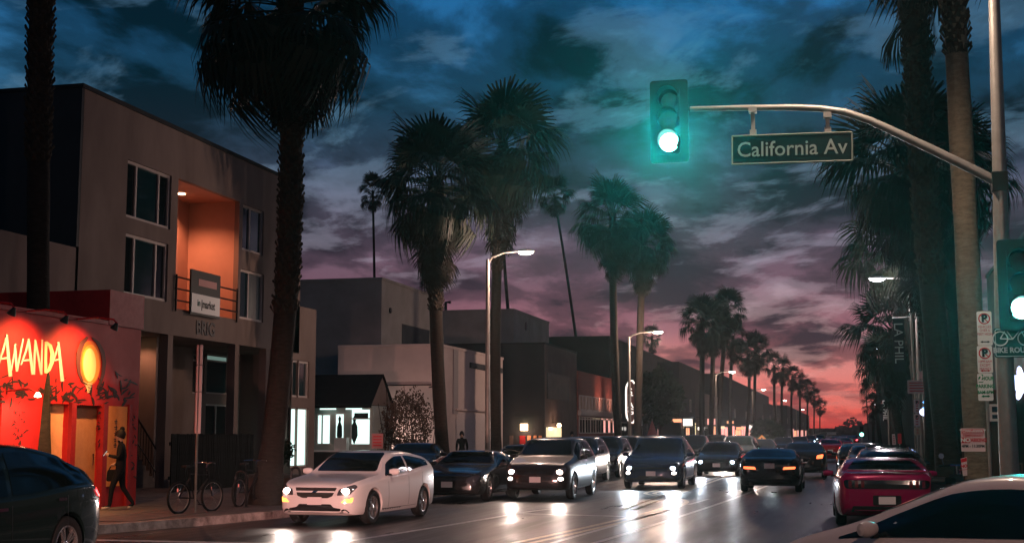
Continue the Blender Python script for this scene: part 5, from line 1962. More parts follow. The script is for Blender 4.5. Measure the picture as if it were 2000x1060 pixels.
# ------------------------------------------------------------------ traffic signal with mast arm and street name sign
YP = 20.5
pb = onY(1962, 700, YP)
sigp = thing('traffic_signal', 'traffic signal on a curved mast arm showing green, with its tall pole', 'traffic signal', (pb.x, YP, .15))
MB().tube([(pb.x, YP, .15), (pb.x, YP, 3), (onY(1953, 355, YP).x, YP, onY(1953, 355, YP).z), (onY(1944, 0, YP).x, YP, 9.6)], [.14, .125, .105, .07], 16).build('pole', M_STEEL, sigp, smooth=True)
MB().lathe([(.22, 0), (.22, .06), (.15, .10), (.145, .25)], Matrix.Translation((pb.x, YP, .15)), 16).build('base_flange', M_STEEL, sigp)
armp = [onY(px, py, YP) for px, py in ((1950, 357), (1890, 326), (1820, 292), (1750, 259), (1700, 236), (1650, 219), (1600, 212), (1550, 210), (1450, 211), (1348, 213))]
MB().tube(smooth_path3 := armp, [.075, .072, .068, .064, .060, .056, .052, .05, .045, .04], 12).build('mast_arm', M_STEEL, sigp, smooth=True)
tpz = onY(1944, 0, YP).x  # street lamp assumed on the pole top above the view, lighting the arm
MB().tube([(tpz, YP, 9.5), (tpz - .3, YP, 9.75), (tpz - 1.2, YP - .4, 9.9), (tpz - 2.2, YP - .9, 9.95)], .035, 8).build('assumed_luminaire_arm', M_STEEL, sigp, smooth=True)
lm = Matrix.Translation((tpz - 2.4, YP - 1.0, 9.95)) @ Matrix.Diagonal((1.9, .85, .7, 1))
MB().lathe([(.001, .12), (.1, .10), (.17, .03), (.175, -.02), (.15, -.03)], lm, 16).build('assumed_luminaire', M_STEEL, sigp, smooth=True)
MB().lathe([(.15, -.025), (.13, -.11), (.07, -.17), (.001, -.19)], lm, 16).build('assumed_luminaire_lens', E_STREET, sigp, smooth=True)
lamp('SPOT', 'assumed_pole_light', (tpz - 2.4, YP - 1.0, 9.66), 1700, (1, .74, .58), sigp, (0, 0, 0), .1, 168, .5)
jn = onY(1953, 356, YP)
MB().box(jn.x - .12, jn.x + .1, YP - .13, YP + .13, jn.z - .14, jn.z + .14).build('arm_clamp', M_DARKGREEN, sigp)


def signal_head(parent, c, lit=True, spotP=0.0):
    """three-section vertical head facing -Y at c (centre)"""
    hx, hz = .298, .66
    pl_ = rounded([(-hx, -hz), (hx, -hz), (hx, hz), (-hx, hz)], .06, 5)
    mb = MB()
    mb.prism([(c.x + x, c.y, c.z + z) for x, z in pl_], (0, .03, 0))
    bpz = mb.build('back_plate', M_DARKGREEN, parent)
    mb = MB()
    q = rounded([(-.17, -.53), (.17, -.53), (.17, .53), (-.17, .53)], .05, 5)
    mb.prism([(c.x + x, c.y - .04, c.z + z) for x, z in q], (0, .24, 0))
    mb.build('housing', M_DARKGREEN, parent)
    cols = [mat('red_lens_off', (.06, .006, .006), .12, spec=.8), mat('amber_lens_off', (.07, .03, .004), .12, spec=.8), E_GREEN]
    for k in range(3):
        z = c.z + .345 - .345 * k
        ln = MB().lathe([(.001, .05), (.08, .04), (.13, .018), (.152, 0)], Matrix.Translation((c.x, c.y - .045, z)) @ Matrix.Rotation(R(90), 4, 'X'), 24)
        ln.build('lens', cols[k], parent, smooth=True)
        vz = MB()
        n = 20
        for j in range(n):
            a0, a1 = R(-35) + R(250) * j / n, R(-35) + R(250) * (j + 1) / n
            d0 = .17 + .06 * max(0, math.sin(a0))
            d1 = .17 + .06 * max(0, math.sin(a1))
            A, B = Vector((c.x + .165 * math.cos(a0), c.y - .042, z + .165 * math.sin(a0))), Vector((c.x + .165 * math.cos(a1), c.y - .042, z + .165 * math.sin(a1)))
            vz.quad(A, B, B + Vector((0, -d1, 0)), A + Vector((0, -d0, 0)))
            A2, B2 = Vector((c.x + .158 * math.cos(a0), c.y - .042, z + .158 * math.sin(a0))), Vector((c.x + .158 * math.cos(a1), c.y - .042, z + .158 * math.sin(a1)))
            vz.quad(B2, A2, A2 + Vector((0, -d0, 0)), B2 + Vector((0, -d1, 0)))
        vz.build('visor', M_DARKGREEN, parent, smooth=True)
    if spotP:
        g_ = Vector((c.x, c.y - .27, c.z - .345))
        lamp('SPOT', 'green_beam', g_, spotP, (.02, .95, .88), parent, aim(Vector((0, 0, EYE)) - g_), .08, 34, 1.0)


sc_ = onY(1307, 237, YP - .1)
signal_head(sigp, sc_, spotP=6800)
MB().tube([(sc_.x + .02, YP + .1, sc_.z + .2), armp[-1] + Vector((0, 0, 0))], .035, 8).build('head_bracket', M_DARKGREEN, sigp)
sc2 = onY(1992, 556, YP - .3)
signal_head(sigp, sc2, spotP=2000)
MB().box(pb.x - .02, sc2.x, YP - .15, YP - .09, sc2.z - .05, sc2.z + .05).build('side_bracket', M_STEEL, sigp)

# street name sign
q0, q1, q2, q3 = onY(1430, 322, YP), onY(1665, 314, YP), onY(1664, 259, YP), onY(1430, 267, YP)
ns = thing('street_name_sign', 'dark green street name sign reading California Av hung from the mast arm', 'sign', (q0.x, YP, q0.z))
MB().prism([q + Vector((0, -.02, 0)) for q in (q0, q1, q2, q3)], (0, .04, 0)).build('sign_board', M_SIGNGREEN, ns)
bd = MB()
cc_ = (q0 + q1 + q2 + q3) / 4
for a_, b_ in ((q0, q1), (q1, q2), (q2, q3), (q3, q0)):
    a2, b2 = a_ + (cc_ - a_) * .02, b_ + (cc_ - b_) * .02
    bd.tube([a_ + Vector((0, -.024, 0)), b_ + Vector((0, -.024, 0))], .014, 6)
bd.build('border', mat('sign_border', (.19, .20, .16), .5), ns)
tl = math.atan2((q1 - q0).z, (q1 - q0).x)
text('California Av', .33, mat('sign_lettering', (.21, .24, .215), .5), ns, face_cam(cc_ + Vector((0, -.026, -.005)), tl), bold=.002, sx=.95)
for px, y0, y1 in ((1470, 212, 266), (1616, 222, 261)):
    a_, b_ = onY(px, y0, YP), onY(px, y1, YP)
    hb = MB()
    hb.box(a_.x - .03, a_.x + .03, YP - .012, YP + .012, b_.z, a_.z)
    hb.box(a_.x - .05, a_.x + .05, YP - .02, YP + .02, b_.z + .0, b_.z + .1)
    hb.box(a_.x - .06, a_.x + .06, YP - .07, YP + .07, a_.z - .07, a_.z + .01)
    hb.build('hanger', M_STEEL, ns)


# ------------------------------------------------------------------ kerbside signs on the right
def plate(parent, x0, x1, z0, z1, y, m_, name='sign_plate', rr=.03, th=.004):
    pl_ = rounded([(x0, z0), (x1, z0), (x1, z1), (x0, z1)], rr, 4)
    return MB().prism([(x, y, z) for x, z in pl_], (0, th, 0)).build(name, m_, parent)


def ring(parent, c, r, w, m_, name, y):
    mb = MB()
    n = 28
    for i in range(n):
        a0, a1 = 2 * math.pi * i / n, 2 * math.pi * (i + 1) / n
        p = [(c[0] + q * math.cos(a), y, c[1] + q * math.sin(a)) for q, a in ((r, a0), (r, a1), (r - w, a1), (r - w, a0))]
        mb.prism(p, (0, -.002, 0))
    a = r * .72
    mb.prism([(c[0] - a - w * .3, y - .001, c[1] + a - w * .3), (c[0] - a + w * .3, y - .001, c[1] + a + w * .3), (c[0] + a + w * .3, y - .001, c[1] - a + w * .3), (c[0] + a - w * .3, y - .001, c[1] - a - w * .3)],
             (0, -.0015, 0))
    return mb.build(name, m_, parent)


def arrow(mb, xa, xb, z, y, h=.012):
    mb.prism([(xa + .03, y, z - h), (xb - .03, y, z - h), (xb - .03, y, z + h), (xa + .03, y, z + h)], (0, -.002, 0))
    for x, s in ((xa, 1), (xb, -1)):
        mb.prism([(x, y, z), (x + s * .04, y, z - h * 2.4), (x + s * .04, y, z + h * 2.4)][::s], (0, -.002, 0))


YK = 23.6
pp_ = onY(1925, 700, YK)
ps_ = thing('parking_sign', 'stack of three white parking signs on one pole, right foreground', 'sign', (pp_.x, YK, .15))
MB().tube([(pp_.x, YK + .03, .15), (pp_.x, YK + .03, onY(1925, 606, YK).z)], .027, 8).build('pole', M_STEEL, ps_)
M_LET_R, M_LET_K, M_LET_G = M_SIGNRED, M_SIGNBLACK, mat('sign_letter_green', (.01, .20, .07), .5)
for k, (ya_, yb_) in enumerate(((608, 674), (675, 728), (729, 782))):
    a_, b_ = onY(1907 + k * .8, ya_, YK), onY(1939 + k * .8, yb_, YK)
    x0, x1, z1, z0 = a_.x, b_.x, a_.z, b_.z
    o = plate(ps_, x0, x1, z0, z1, YK, M_SIGNWHITE)
    xc, w_, h_ = (x0 + x1) / 2, x1 - x0, z1 - z0
    if k < 2:
        zc = z1 - w_ * .52
        ring(o, (xc, zc), w_ * .40, w_ * .08, M_SIGNRED, 'no_parking_ring', YK - .001)
        text('P', w_ * .72, M_LET_K, o, face_cam((xc, YK - .006, zc)), ext=.002, bold=.010)
        for j, s_ in enumerate(('VEHICLES', 'OVER 6', 'FEET HIGH') if k == 0 else ('10PM-6AM', 'EXCEPT', 'PERMITS')):
            text(s_, .062, M_LET_R, o, face_cam((xc, YK - .004, zc - w_ * .58 - j * .062)), ext=.001, sx=.8)
        mb = MB()
        arrow(mb, x0 + .04, x1 - .04, z0 + .06 - .02 * k, YK - .002, .008)
        mb.build('arrow', M_LET_R if k else M_LET_K, o)
    else:
        plate(o, x0 + .015, x0 + w_ * .38, z1 - .15, z1 - .015, YK - .003, M_LET_G, 'green_square', .008)
        text('2', .15, M_SIGNWHITE, o, face_cam((x0 + w_ * .20, YK - .008, z1 - .083)), ext=.001, bold=.008)
        text('HOUR', .085, M_LET_G, o, face_cam((x0 + w_ * .69, YK - .004, z1 - .085)), ext=.001, sx=.78, bold=.003)
        text('PARKING', .085, M_LET_G, o, face_cam((xc, YK - .004, z1 - .215)), ext=.001, sx=.82, bold=.003)
        text('8AM-6PM', .075, M_LET_G, o, face_cam((xc, YK - .004, z1 - .315)), ext=.001, sx=.84, bold=.002)
        mb = MB()
        arrow(mb, x0 + .05, x1 - .05, z0 + .075, YK - .002, .009)
        mb.build('arrow', M_LET_G, o)
# bike route sign
YK0, YK = YK, 20.25
a_, b_ = onY(1941, 640, YK), onY(2018, 697, YK)
bk = thing('bike_route_sign', 'green bicycle route sign at the right edge below the signal', 'sign', (a_.x, YK, b_.z))
plate(bk, a_.x, b_.x, b_.z, a_.z, YK + .06, M_SIGNGREEN2, rr=.04)
xc, zc = (a_.x + b_.x) / 2, (a_.z + b_.z) / 2
bo = MB()
e = .02
rr_ = rounded([(a_.x + e, b_.z + e), (b_.x - e, b_.z + e), (b_.x - e, a_.z - e), (a_.x + e, a_.z - e)], .03, 4)
bo.tube([(x, YK + .056, z) for x, z in rr_ + rr_[:1]], .006, 4)
bo.build('border', M_SIGNWHITE, bk)
text('BIKE ROUTE', .105, M_SIGNWHITE, bk, face_cam((xc, YK + .054, b_.z + .105)), ext=.001, bold=.004, sx=.95)
bw = MB()
z_ = zc + .06
for cx_ in (-.17, .17):
    bw.tube([(xc + cx_ + .10 * math.cos(q * math.pi / 12), YK + .054, z_ + .10 * math.sin(q * math.pi / 12)) for q in range(25)], .009, 5)
for a2, b2 in (((-.17, 0), (-.09, .13)), ((-.09, .13), (.09, .13)), ((-.09, .13), (0, -.01)), ((0, -.01), (.11, .13)), ((-.17, 0), (0, -.01)), ((.17, 0), (.09, .17)), ((.09, .17), (.14, .19)), ((-.09, .13), (-.10, .17)), ((-.13, .17), (-.07, .17))):
    bw.tube([(xc + a2[0], YK + .054, z_ + a2[1]), (xc + b2[0], YK + .054, z_ + b2[1])], .008, 5)
bw.build('bicycle_symbol', M_SIGNWHITE, bk)
MB().box(xc - .12, xc + .0, YK + .065, YK + .16, zc - .03, zc + .03).build('bracket', M_STEEL, bk)
YK = YK0
# temporary no parking sign
YT = 24.8
a_, b_ = onY(1876, 836, YT), onY(1925, 881, YT)
npk = thing('no_parking_sign', 'white and red temporary NO PARKING tow-away sign by the palm trunk', 'sign', (a_.x, YT, .15))
M_PINKW = mat('temporary_sign_white', (.66, .50, .49), .5)
plate(npk, a_.x, b_.x, b_.z, a_.z, YT, M_PINKW, rr=.015)
w_ = b_.x - a_.x
xc = (a_.x + b_.x) / 2
plate(npk, a_.x + .012, b_.x - .012, a_.z - .085, a_.z - .012, YT - .003, M_SIGNRED, 'red_band', .005)
text('TOW-AWAY', .075, M_SIGNWHITE, npk, face_cam((xc, YT - .007, a_.z - .05)), ext=.001, bold=.003)
text('TEMPORARY', .06, M_SIGNRED, npk, face_cam((xc, YT - .004, a_.z - .125)), ext=.001, bold=.002)
plate(npk, a_.x + .0, a_.x + w_ * .37, a_.z - .255, a_.z - .155, YT - .003, M_SIGNRED, 'red_block', .005)
text('NO', .10, M_SIGNWHITE, npk, face_cam((a_.x + w_ * .185, YT - .007, a_.z - .205)), ext=.001, bold=.005)
text('PARKING', .092, M_SIGNRED, npk, face_cam((a_.x + w_ * .69, YT - .004, a_.z - .205)), ext=.001, bold=.004, sx=.78)
text('4PM - 11:30PM', .072, M_SIGNBLACK, npk, face_cam((xc, YT - .004, a_.z - .31)), ext=.001, sx=.85, bold=.002)
MB().tube([(a_.x + .03, YT + .02, .15), (a_.x + .03, YT + .02, a_.z + .1)], .018, 6).build('stake', M_WOOD, npk)
a_, b_ = onY(1876, 895, YT - .1), onY(1890, 929, YT - .1)
np2 = thing('small_no_parking_tag', 'narrow tilted red and white NO PARKING tag below the temporary sign', 'sign', (a_.x, YT - .1, .15))
MB().prism([(a_.x, YT - .1, a_.z), (b_.x, YT - .1, a_.z + .03), (b_.x - .005, YT - .1, b_.z + .01), (a_.x + .03, YT - .1, b_.z)], (0, .004, 0)).build('sign_plate', M_PINKW, np2)
MB().prism([(a_.x + .004, YT - .103, a_.z - .01), (b_.x - .004, YT - .103, a_.z + .02), (b_.x - .004, YT - .103, a_.z - .045), (a_.x + .008, YT - .103, a_.z - .07)], (0, .002, 0)).build('red_band', M_SIGNRED, np2)
text('NO', .07, M_SIGNRED, np2, face_cam(((a_.x + b_.x) / 2, YT - .104, a_.z - .13), R(8)), ext=.001, bold=.004)
text('PARKING', .032, M_SIGNRED, np2, face_cam(((a_.x + b_.x) / 2, YT - .104, a_.z - .19), R(8)), ext=.001)
MB().tube([((a_.x + b_.x) / 2, YT - .08, .15), ((a_.x + b_.x) / 2, YT - .08, a_.z)], .012, 6).build('stake', M_WOOD, np2)
a_, b_ = onY(1980, 903, YT), onY(1998, 922, YT)
lb_ = thing('utility_label', 'small brown notice board behind the pale hatchback at the right', 'sign', (a_.x, YT, .15))
plate(lb_, a_.x, b_.x, b_.z, a_.z, YT, mat('brown_notice', (.16, .10, .07), .6), rr=.01)
for q in range(3):
    x = a_.x + (b_.x - a_.x) * (.25 + .25 * q)
    MB().box(x - .012, x + .012, YT - .004, YT - .001, b_.z + .03, a_.z - .03).build('dark_stripe', M_SIGNBLACK, lb_)
MB().tube([((a_.x + b_.x) / 2, YT + .02, .15), ((a_.x + b_.x) / 2, YT + .02, b_.z)], .02, 6).build('stake', M_WOOD, lb_)
# flower-shaped white neon
Yf = 30.0 - .35
c_ = onY(1996, 748, Yf)
nf = thing('flower_neon', 'blue-white glowing flower-shaped neon at the right edge', 'neon sign', c_)
mb = MB()
n = 48
pts = []
for i in range(n):
    a = 2 * math.pi * i / n
    rr2 = .24 + .075 * math.cos(7 * a + .6)
    pts.append((c_.x + rr2 * math.cos(a), Yf, c_.z + rr2 * 1.15 * math.sin(a)))
mb.prism(pts, (0, .05, 0))
mb.build('neon_shape', E_NEONB, nf)
# distant kerb signs and hanging banners on the right
Yb = 50.0
bp_ = onY(1781, 700, Yb)
a_, b_ = onY(1743, 622, Yb), onY(1769, 726, Yb)
bn_ = thing('street_banner', 'black street banner with pale upright LA PHIL lettering', 'banner', (bp_.x, Yb, .15))
MB().tube([(bp_.x + .15, Yb + .05, .15), (bp_.x - .0, Yb + .05, onY(1778, 572, Yb).z)], .05, 10).build('pole', M_STEEL, bn_)
MB().tube([(a_.x, Yb, a_.z + .02), (bp_.x, Yb + .03, a_.z + .05)], .018, 6).build('top_rod', M_STEEL, bn_)
MB().box(a_.x, b_.x, Yb - .01, Yb + .01, b_.z, a_.z).build('banner_cloth', mat('black_banner', (.012, .014, .016), .8), bn_)
text('LA PHIL', .44, mat('banner_letter', (.38, .38, .36), .6), bn_, face_cam(((a_.x + b_.x) / 2 - .02, Yb - .014, (a_.z + b_.z) / 2 + .08), R(-90)), ext=.002, sx=.98)
a2, b2 = onY(1812, 618, Yb - 1), onY(1834, 712, Yb - 1)
bn2 = thing('street_banner', 'plain black street banner behind the palm trunks on the right', 'banner', (a2.x, Yb - 1, .15))
MB().box(a2.x, b2.x, Yb - 1.01, Yb - .99, b2.z, a2.z).build('banner_cloth', mat('black_banner', (.012, .014, .016), .8), bn2)
MB().tube([(b2.x + .05, Yb - 1, .15), (b2.x + .05, Yb - 1, a2.z + .1)], .045, 8).build('pole', M_STEEL, bn2)
Yc = 92.0
a_, b_ = onY(1724, 780, Yc), onY(1732, 822, Yc)
bn3 = thing('street_banner', 'small far street banner with pale LA PHIL lettering beside the sunset', 'banner', (a_.x, Yc, .15))
MB().box(a_.x, b_.x, Yc - .01, Yc + .01, b_.z, a_.z + .9).build('banner_cloth', mat('black_banner', (.012, .014, .016), .8), bn3)
text('LA PHIL', .40, M_SIGNWHITE, bn3, face_cam(((a_.x + b_.x) / 2, Yc - .014, (a_.z + b_.z) / 2), R(-90)), ext=.002)
MB().tube([(b_.x + .1, Yc + .03, .15), (b_.x + .1, Yc + .03, a_.z + 1.2)], .05, 8).build('pole', M_STEEL, bn3)


def small_sign(label, rect, Y, m_, kind=None, txt=None, name='kerb_sign', pole=True):
    a_, b_ = onY(rect[0], rect[1], Y), onY(rect[2], rect[3], Y)
    r = thing(name, label, 'sign', ((a_.x + b_.x) / 2, Y, .15))
    o = plate(r, a_.x, b_.x, b_.z, a_.z, Y, m_, rr=.03)
    xc = (a_.x + b_.x) / 2
    w_ = b_.x - a_.x
    if kind == 'P':
        ring(r, (xc, a_.z - w_ * .52), w_ * .36, w_ * .08, M_SIGNRED, 'no_parking_ring', Y - .003)
        text('P', w_ * .62, M_SIGNBLACK, r, face_cam((xc, Y - .010, a_.z - w_ * .52)), ext=.001, bold=.01)
        for q in range(3):
            MB().box(a_.x + .05, b_.x - .05, Y - .005, Y - .001, b_.z + .06 + q * .08, b_.z + .09 + q * .08).build('text_line', M_SIGNRED, r)
    if kind == 'L':
        for q in range(4):
            z = b_.z + (a_.z - b_.z) * (.16 + .2 * q)
            MB().box(a_.x + .06, b_.x - .06, Y - .005, Y - .001, z, z + (a_.z - b_.z) * .08).build('text_line', M_SIGNRED, r)
    if pole:
        MB().tube([(xc, Y + .03, .15), (xc, Y + .03, a_.z)], .025, 6).build('pole', M_STEEL, r)
    return r


small_sign('wide pale regulation sign with red lines on the banner pole', (1772, 742, 1811, 768), 47, M_PINKW, 'L')
small_sign('upper small white no-parking sign left of the blue neon', (1785, 780, 1797, 806), 46, M_PINKW, 'P')
small_sign('lower small white no-parking sign left of the blue neon', (1785, 808, 1797, 832), 46, M_PINKW, 'P')
small_sign('yellowish small sign lowest on the pole left of the blue neon', (1786, 834, 1798, 849), 46, mat('pale_yellow_sign', (.5, .42, .28), .5), 'L')
small_sign('narrow pink no-parking sign right of the blue neon', (1829, 771, 1842, 810), 42, M_PINKW, 'P')
small_sign('plain pale plate above the narrow pink no-parking sign', (1824, 724, 1841, 739), 44, M_PINKW)
small_sign('plain small pale plate above the wide regulation sign', (1795, 724, 1807, 739), 47.5, M_PINKW)
small_sign('small pale sign on the far right pavement', (1742, 847, 1750, 868), 70, M_PINKW, 'L')
small_sign('small red and white sign beyond the tall black parked car', (1753, 846, 1761, 866), 66, M_SIGNRED, 'L')
small_sign('small pink notice beside the bush before the white building', (726, 846, 748, 875), 48, mat('pink_sign', (.42, .18, .18), .5), 'L')
a_ = onY(1807, 792, 44)
nb_ = thing('mitre_neon', 'blue zigzag neon with a white oval base among the right-hand signs', 'neon sign', a_)
mb = MB()
mb.tube([onY(x, y, 44) for x, y in ((1806, 772), (1811, 778), (1804, 785), (1812, 792), (1803, 797))], .035, 6)
mb.build('neon_zigzag', emis('blue_neon', (.10, .35, 1.0), 3.5), nb_)
mb = MB()
c_ = onY(1807, 804, 44)
mb.prism([(c_.x + .17 * math.cos(q * math.pi / 12), 44, c_.z + .13 * math.sin(q * math.pi / 12)) for q in range(24)], (0, .05, 0))
mb.build('neon_oval', E_NEONB, nb_)

# diamond pedestrian sign on the left
Yd = 118
c_ = onY(1488, 860, Yd)
ds = thing('pedestrian_sign', 'orange-yellow diamond pedestrian warning sign in mid-distance', 'sign', (c_.x, Yd, .15))
h_ = .52
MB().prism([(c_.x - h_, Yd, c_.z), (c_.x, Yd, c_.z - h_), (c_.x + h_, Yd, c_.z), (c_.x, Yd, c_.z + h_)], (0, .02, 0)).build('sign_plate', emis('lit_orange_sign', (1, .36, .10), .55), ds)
mb = MB()
mb.disc((c_.x, Yd - .01, c_.z + .2), (0, -1, 0), .07, .006, 10)
for A, B in (((0, .12), (-.02, -.08)), ((-.02, -.08), (-.13, -.26)), ((-.02, -.08), (.11, -.26)), ((0, .08), (.13, -.02)), ((0, .08), (-.12, 0))):
    mb.tube([(c_.x + A[0], Yd - .012, c_.z + A[1]), (c_.x + B[0], Yd - .012, c_.z + B[1])], .03, 5)
mb.build('walking_figure', M_SIGNBLACK, ds)
MB().tube([(c_.x, Yd + .05, .0), (c_.x, Yd + .05, c_.z)], .04, 6).build('pole', M_STEEL, ds)
# far green signals
for px, py, Y, lb in ((1609, 866, 170, 'tiny far green signal above the far traffic'), (1683, 848, 150, 'tiny far green signal right of the red brake lights'), (1603, 882, 260, 'tiniest far green signal low in the distance')):
    c_ = onY(px, py, Y)
    r = thing('far_signal', lb, 'traffic signal', (c_.x, Y, 0), 0, 'far green signals')
    MB().box(c_.x - .2, c_.x + .2, Y, Y + .15, c_.z - .3, c_.z + .9).build('housing', M_DARKGREEN, r)
    MB().disc((c_.x, Y - .002, c_.z), (0, -1, 0), .2, .05, 12).build('lens', emis('far_green', (.25, 1, .75), 9), r)
    MB().tube([(c_.x, Y + .2, 0), (c_.x, Y + .2, c_.z + .8)], .06, 6).build('pole', M_STEEL, r)
# far street name plate on a mast
c_ = onY(1624, 846, 210)
r = thing('far_mast_sign', 'far pale sign plate hung on a mast arm over the street', 'sign', (c_.x - 3, 210, 0))
MB().box(c_.x - .7, c_.x + .7, 210, 210.05, c_.z - .2, c_.z + .2).build('sign_plate', M_SIGNWHITE, r)
MB().tube([(c_.x - 3.2, 210.1, 0), (c_.x - 3.2, 210.1, c_.z - .4), (c_.x - 1.5, 210.1, c_.z + .1), (c_.x + 1, 210.1, c_.z + .25)], .07, 6).build('mast', M_STEEL, r)

# edge-on sign pole on the left pavement
bs = gnd(381, 1001, .15)
sp_ = thing('edge_on_sign_pole', 'pole with signs tinted red as by the shop light, seen edge-on beside the parked bicycle', 'sign', (bs.x, bs.y, .15))
zt = onY(378, 674, bs.y).z
MB().tube([(bs.x, bs.y, .15), (bs.x - .01, bs.y, zt - .02)], .027, 8).build('pole', M_STEEL, sp_)
zz = [onY(378, p, bs.y).z for p in (674, 712, 714, 764, 766, 846)]
M_SGN = mat('sign_back_red_lit', (.62, .40, .37), .5)  # red light from the shop is put into the plate colour
for k in range(3):
    for sgx, ang in ((-1, 31), (1, 25)):
        M_ = Matrix.Translation((bs.x + sgx * .045, bs.y, (zz[2 * k] + zz[2 * k + 1]) / 2)) @ Matrix.Rotation(R(ang), 4, 'Z')
        MB().boxm(M_, (.03 if sgx < 0 else .05), .28, zz[2 * k] - zz[2 * k + 1]).build('sign_plate', M_SGN, sp_)


# ------------------------------------------------------------------ bicycles and racks
def bicycle(label, loc, rz, group=None):
    r = thing('bicycle', label, 'bicycle', loc, rz, group)
    Rw = .315
    M_BK = mat('bike_frame_paint', (.02, .02, .022), .35)
    for x in (-.5, .5):
        c = Vector((x, 0, Rw))
        mb = MB().tube([c + Vector((Rw * math.cos(q * math.pi / 16), 0, Rw * math.sin(q * math.pi / 16))) for q in range(33)], .027, 6, False)
        w = mb.build('wheel', M_TYRE, r, local=True, smooth=True)
        MB().tube([c + Vector(((Rw - .03) * math.cos(q * math.pi / 16), 0, (Rw - .03) * math.sin(q * math.pi / 16))) for q in range(33)], .011, 5, False).build('rim', mat('bike_rim', (.3, .28, .27), .35, .8), w, local=True)
        mb = MB()
        for q in range(14):
            a = q * 2 * math.pi / 14
            mb.tube([c, c + Vector(((Rw - .03) * math.cos(a), 0, (Rw - .03) * math.sin(a)))], .0025, 3, False)
        mb.build('spoke', M_CHROME, w, local=True)
        MB().box(x - .05, x - .03, -.012, .012, Rw + .12, Rw + .19).build('reflector', emis('red_reflector', (1, .25, .2), .5), w, local=True)
    hub_r, hub_f, bb, seat, head, ht_ = Vector((-.5, 0, Rw)), Vector((.5, 0, Rw)), Vector((-.06, 0, .29)), Vector((-.2, 0, .80)), Vector((.34, 0, .76)), Vector((.30, 0, .92))
    mb = MB()
    for a, b_ in ((bb, seat), (seat, head), (bb, head + Vector((0, 0, -.08))), (bb, hub_r), (seat + Vector((.02, 0, -.08)), hub_r), (head + Vector((-.02, 0, .1)), hub_f)):
        mb.tube([a, b_], .016, 6)
    mb.build('frame', M_BK, r, local=True)
    mb = MB().tube([ht_, ht_ + Vector((.03, 0, .08)), ht_ + Vector((.05, .12, .10)), ht_ + Vector((-.06, .29, .09))], .012, 6)
    mb.tube([ht_ + Vector((.03, 0, .08)), ht_ + Vector((.05, -.12, .10)), ht_ + Vector((-.06, -.29, .09))], .012, 6)
    mb.build('handlebar', M_CHROME, r, local=True)
    mb = MB().tube([seat, seat + Vector((-.03, 0, .13))], .013, 6)
    mb.prism([(-.38, -.07, .93), (-.38, .07, .93), (-.2, .04, .945), (-.08, .015, .94), (-.08, -.015, .94), (-.2, -.04, .945)], (0, 0, .035))
    mb.build('saddle', M_TRIM, r, local=True)
    mb = MB().tube([bb + Vector((0, -.06, 0)), bb + Vector((.12, -.06, -.12))], .01, 5)
    mb.tube([bb + Vector((0, .06, 0)), bb + Vector((-.12, .06, .12))], .01, 5)
    mb.box(.0, .12, -.14, -.06, .15, .17)
    mb.build('pedal', M_TRIM, r, local=True)
    return r


b0, b1 = gnd(352, 1003, .15), gnd(410, 998, .15)
d_ = (b1 - b0)
bicycle('dark bicycle leaning at the edge-on sign pole', ((b0 + b1) / 2).to_tuple()[:2] + (.162,), math.atan2(d_.y, d_.x) - R(5), 'bicycles parked on the left pavement')
b0 = gnd(468, 990, .15)
bicycle('bicycle seen end-on at the black hoop rack', (b0.x, b0.y + .5, .162), R(88), 'bicycles parked on the left pavement')


def hoop(label, p, wd, h, ang, cat='bike rack'):
    r = thing('bike_rack', label, cat, p, ang, 'hoop racks on the left pavement')
    pts = [(-wd / 2, 0, 0), (-wd / 2, 0, h - .12)] + [(-wd / 2 + .12 - .12 * math.cos(q * math.pi / 8), 0, h - .12 + .12 * math.sin(q * math.pi / 8)) for q in range(1, 5)]
    pts += [(-x, y, z) for x, y, z in reversed(pts)]
    MB().tube(pts, .03, 8).build('hoop', M_BLACKMETAL, r, local=True, smooth=True)
    for x in (-wd / 2, wd / 2):
        MB().lathe([(.001, .014), (.07, .012), (.075, 0)], Matrix.Translation((x, 0, 0)), 12).build('foot_plate', M_BLACKMETAL, r, local=True)


hoop('thick black hoop rack holding the end-on bicycle', (b0.x + .02, b0.y, .16), .27, .78, 0)
g2 = gnd(576, 985, .15)
hoop('black hoop rack just left of the white hatchback headlight', (g2.x, g2.y, .16), .22, .85, 0)

# parked scooter on the right pavement
sct = onY(1856, 925, 27.2)
sc = thing('motor_scooter', 'dark parked motor scooter on the right pavement behind the magenta car', 'scooter', (sct.x, 27.2, .15), R(70))
for x in (-.6, .6):
    mb = MB().tube([(x + .21 * math.cos(q * math.pi / 10), 0, .26 + .21 * math.sin(q * math.pi / 10)) for q in range(21)], .05, 8, False)
    w = mb.build('wheel', M_TYRE, sc, local=True, smooth=True)
    MB().lathe([(.001, .03), (.15, .02), (.15, -.02), (.001, -.03)], Matrix.Translation((x, 0, .26)) @ Matrix.Rotation(R(90), 4, 'X'), 14).build('rim', M_RIM, w, local=True)
sp_body = MB()
sp_body.prism([(-.85, -.14, .42), (-.8, -.14, .72), (-.1, -.14, .70), (.02, -.14, .34), (.35, -.14, .30), (.42, -.14, .85), (.50, -.14, .85), (.48, -.14, .26), (-.2, -.14, .22)], (0, .28, 0))
sp_body.build('body', paint('scooter_black', (.01, .01, .012), .15), sc, local=True)
MB().prism(rounded([(-.85, .72), (-.1, .70), (-.12, .80), (-.8, .83)], .05) and [(x, -.13, z) for x, z in rounded([(-.85, .72), (-.1, .70), (-.12, .80), (-.8, .83)], .05)], (0, .26, 0)).build('saddle', M_TRIM, sc, local=True)
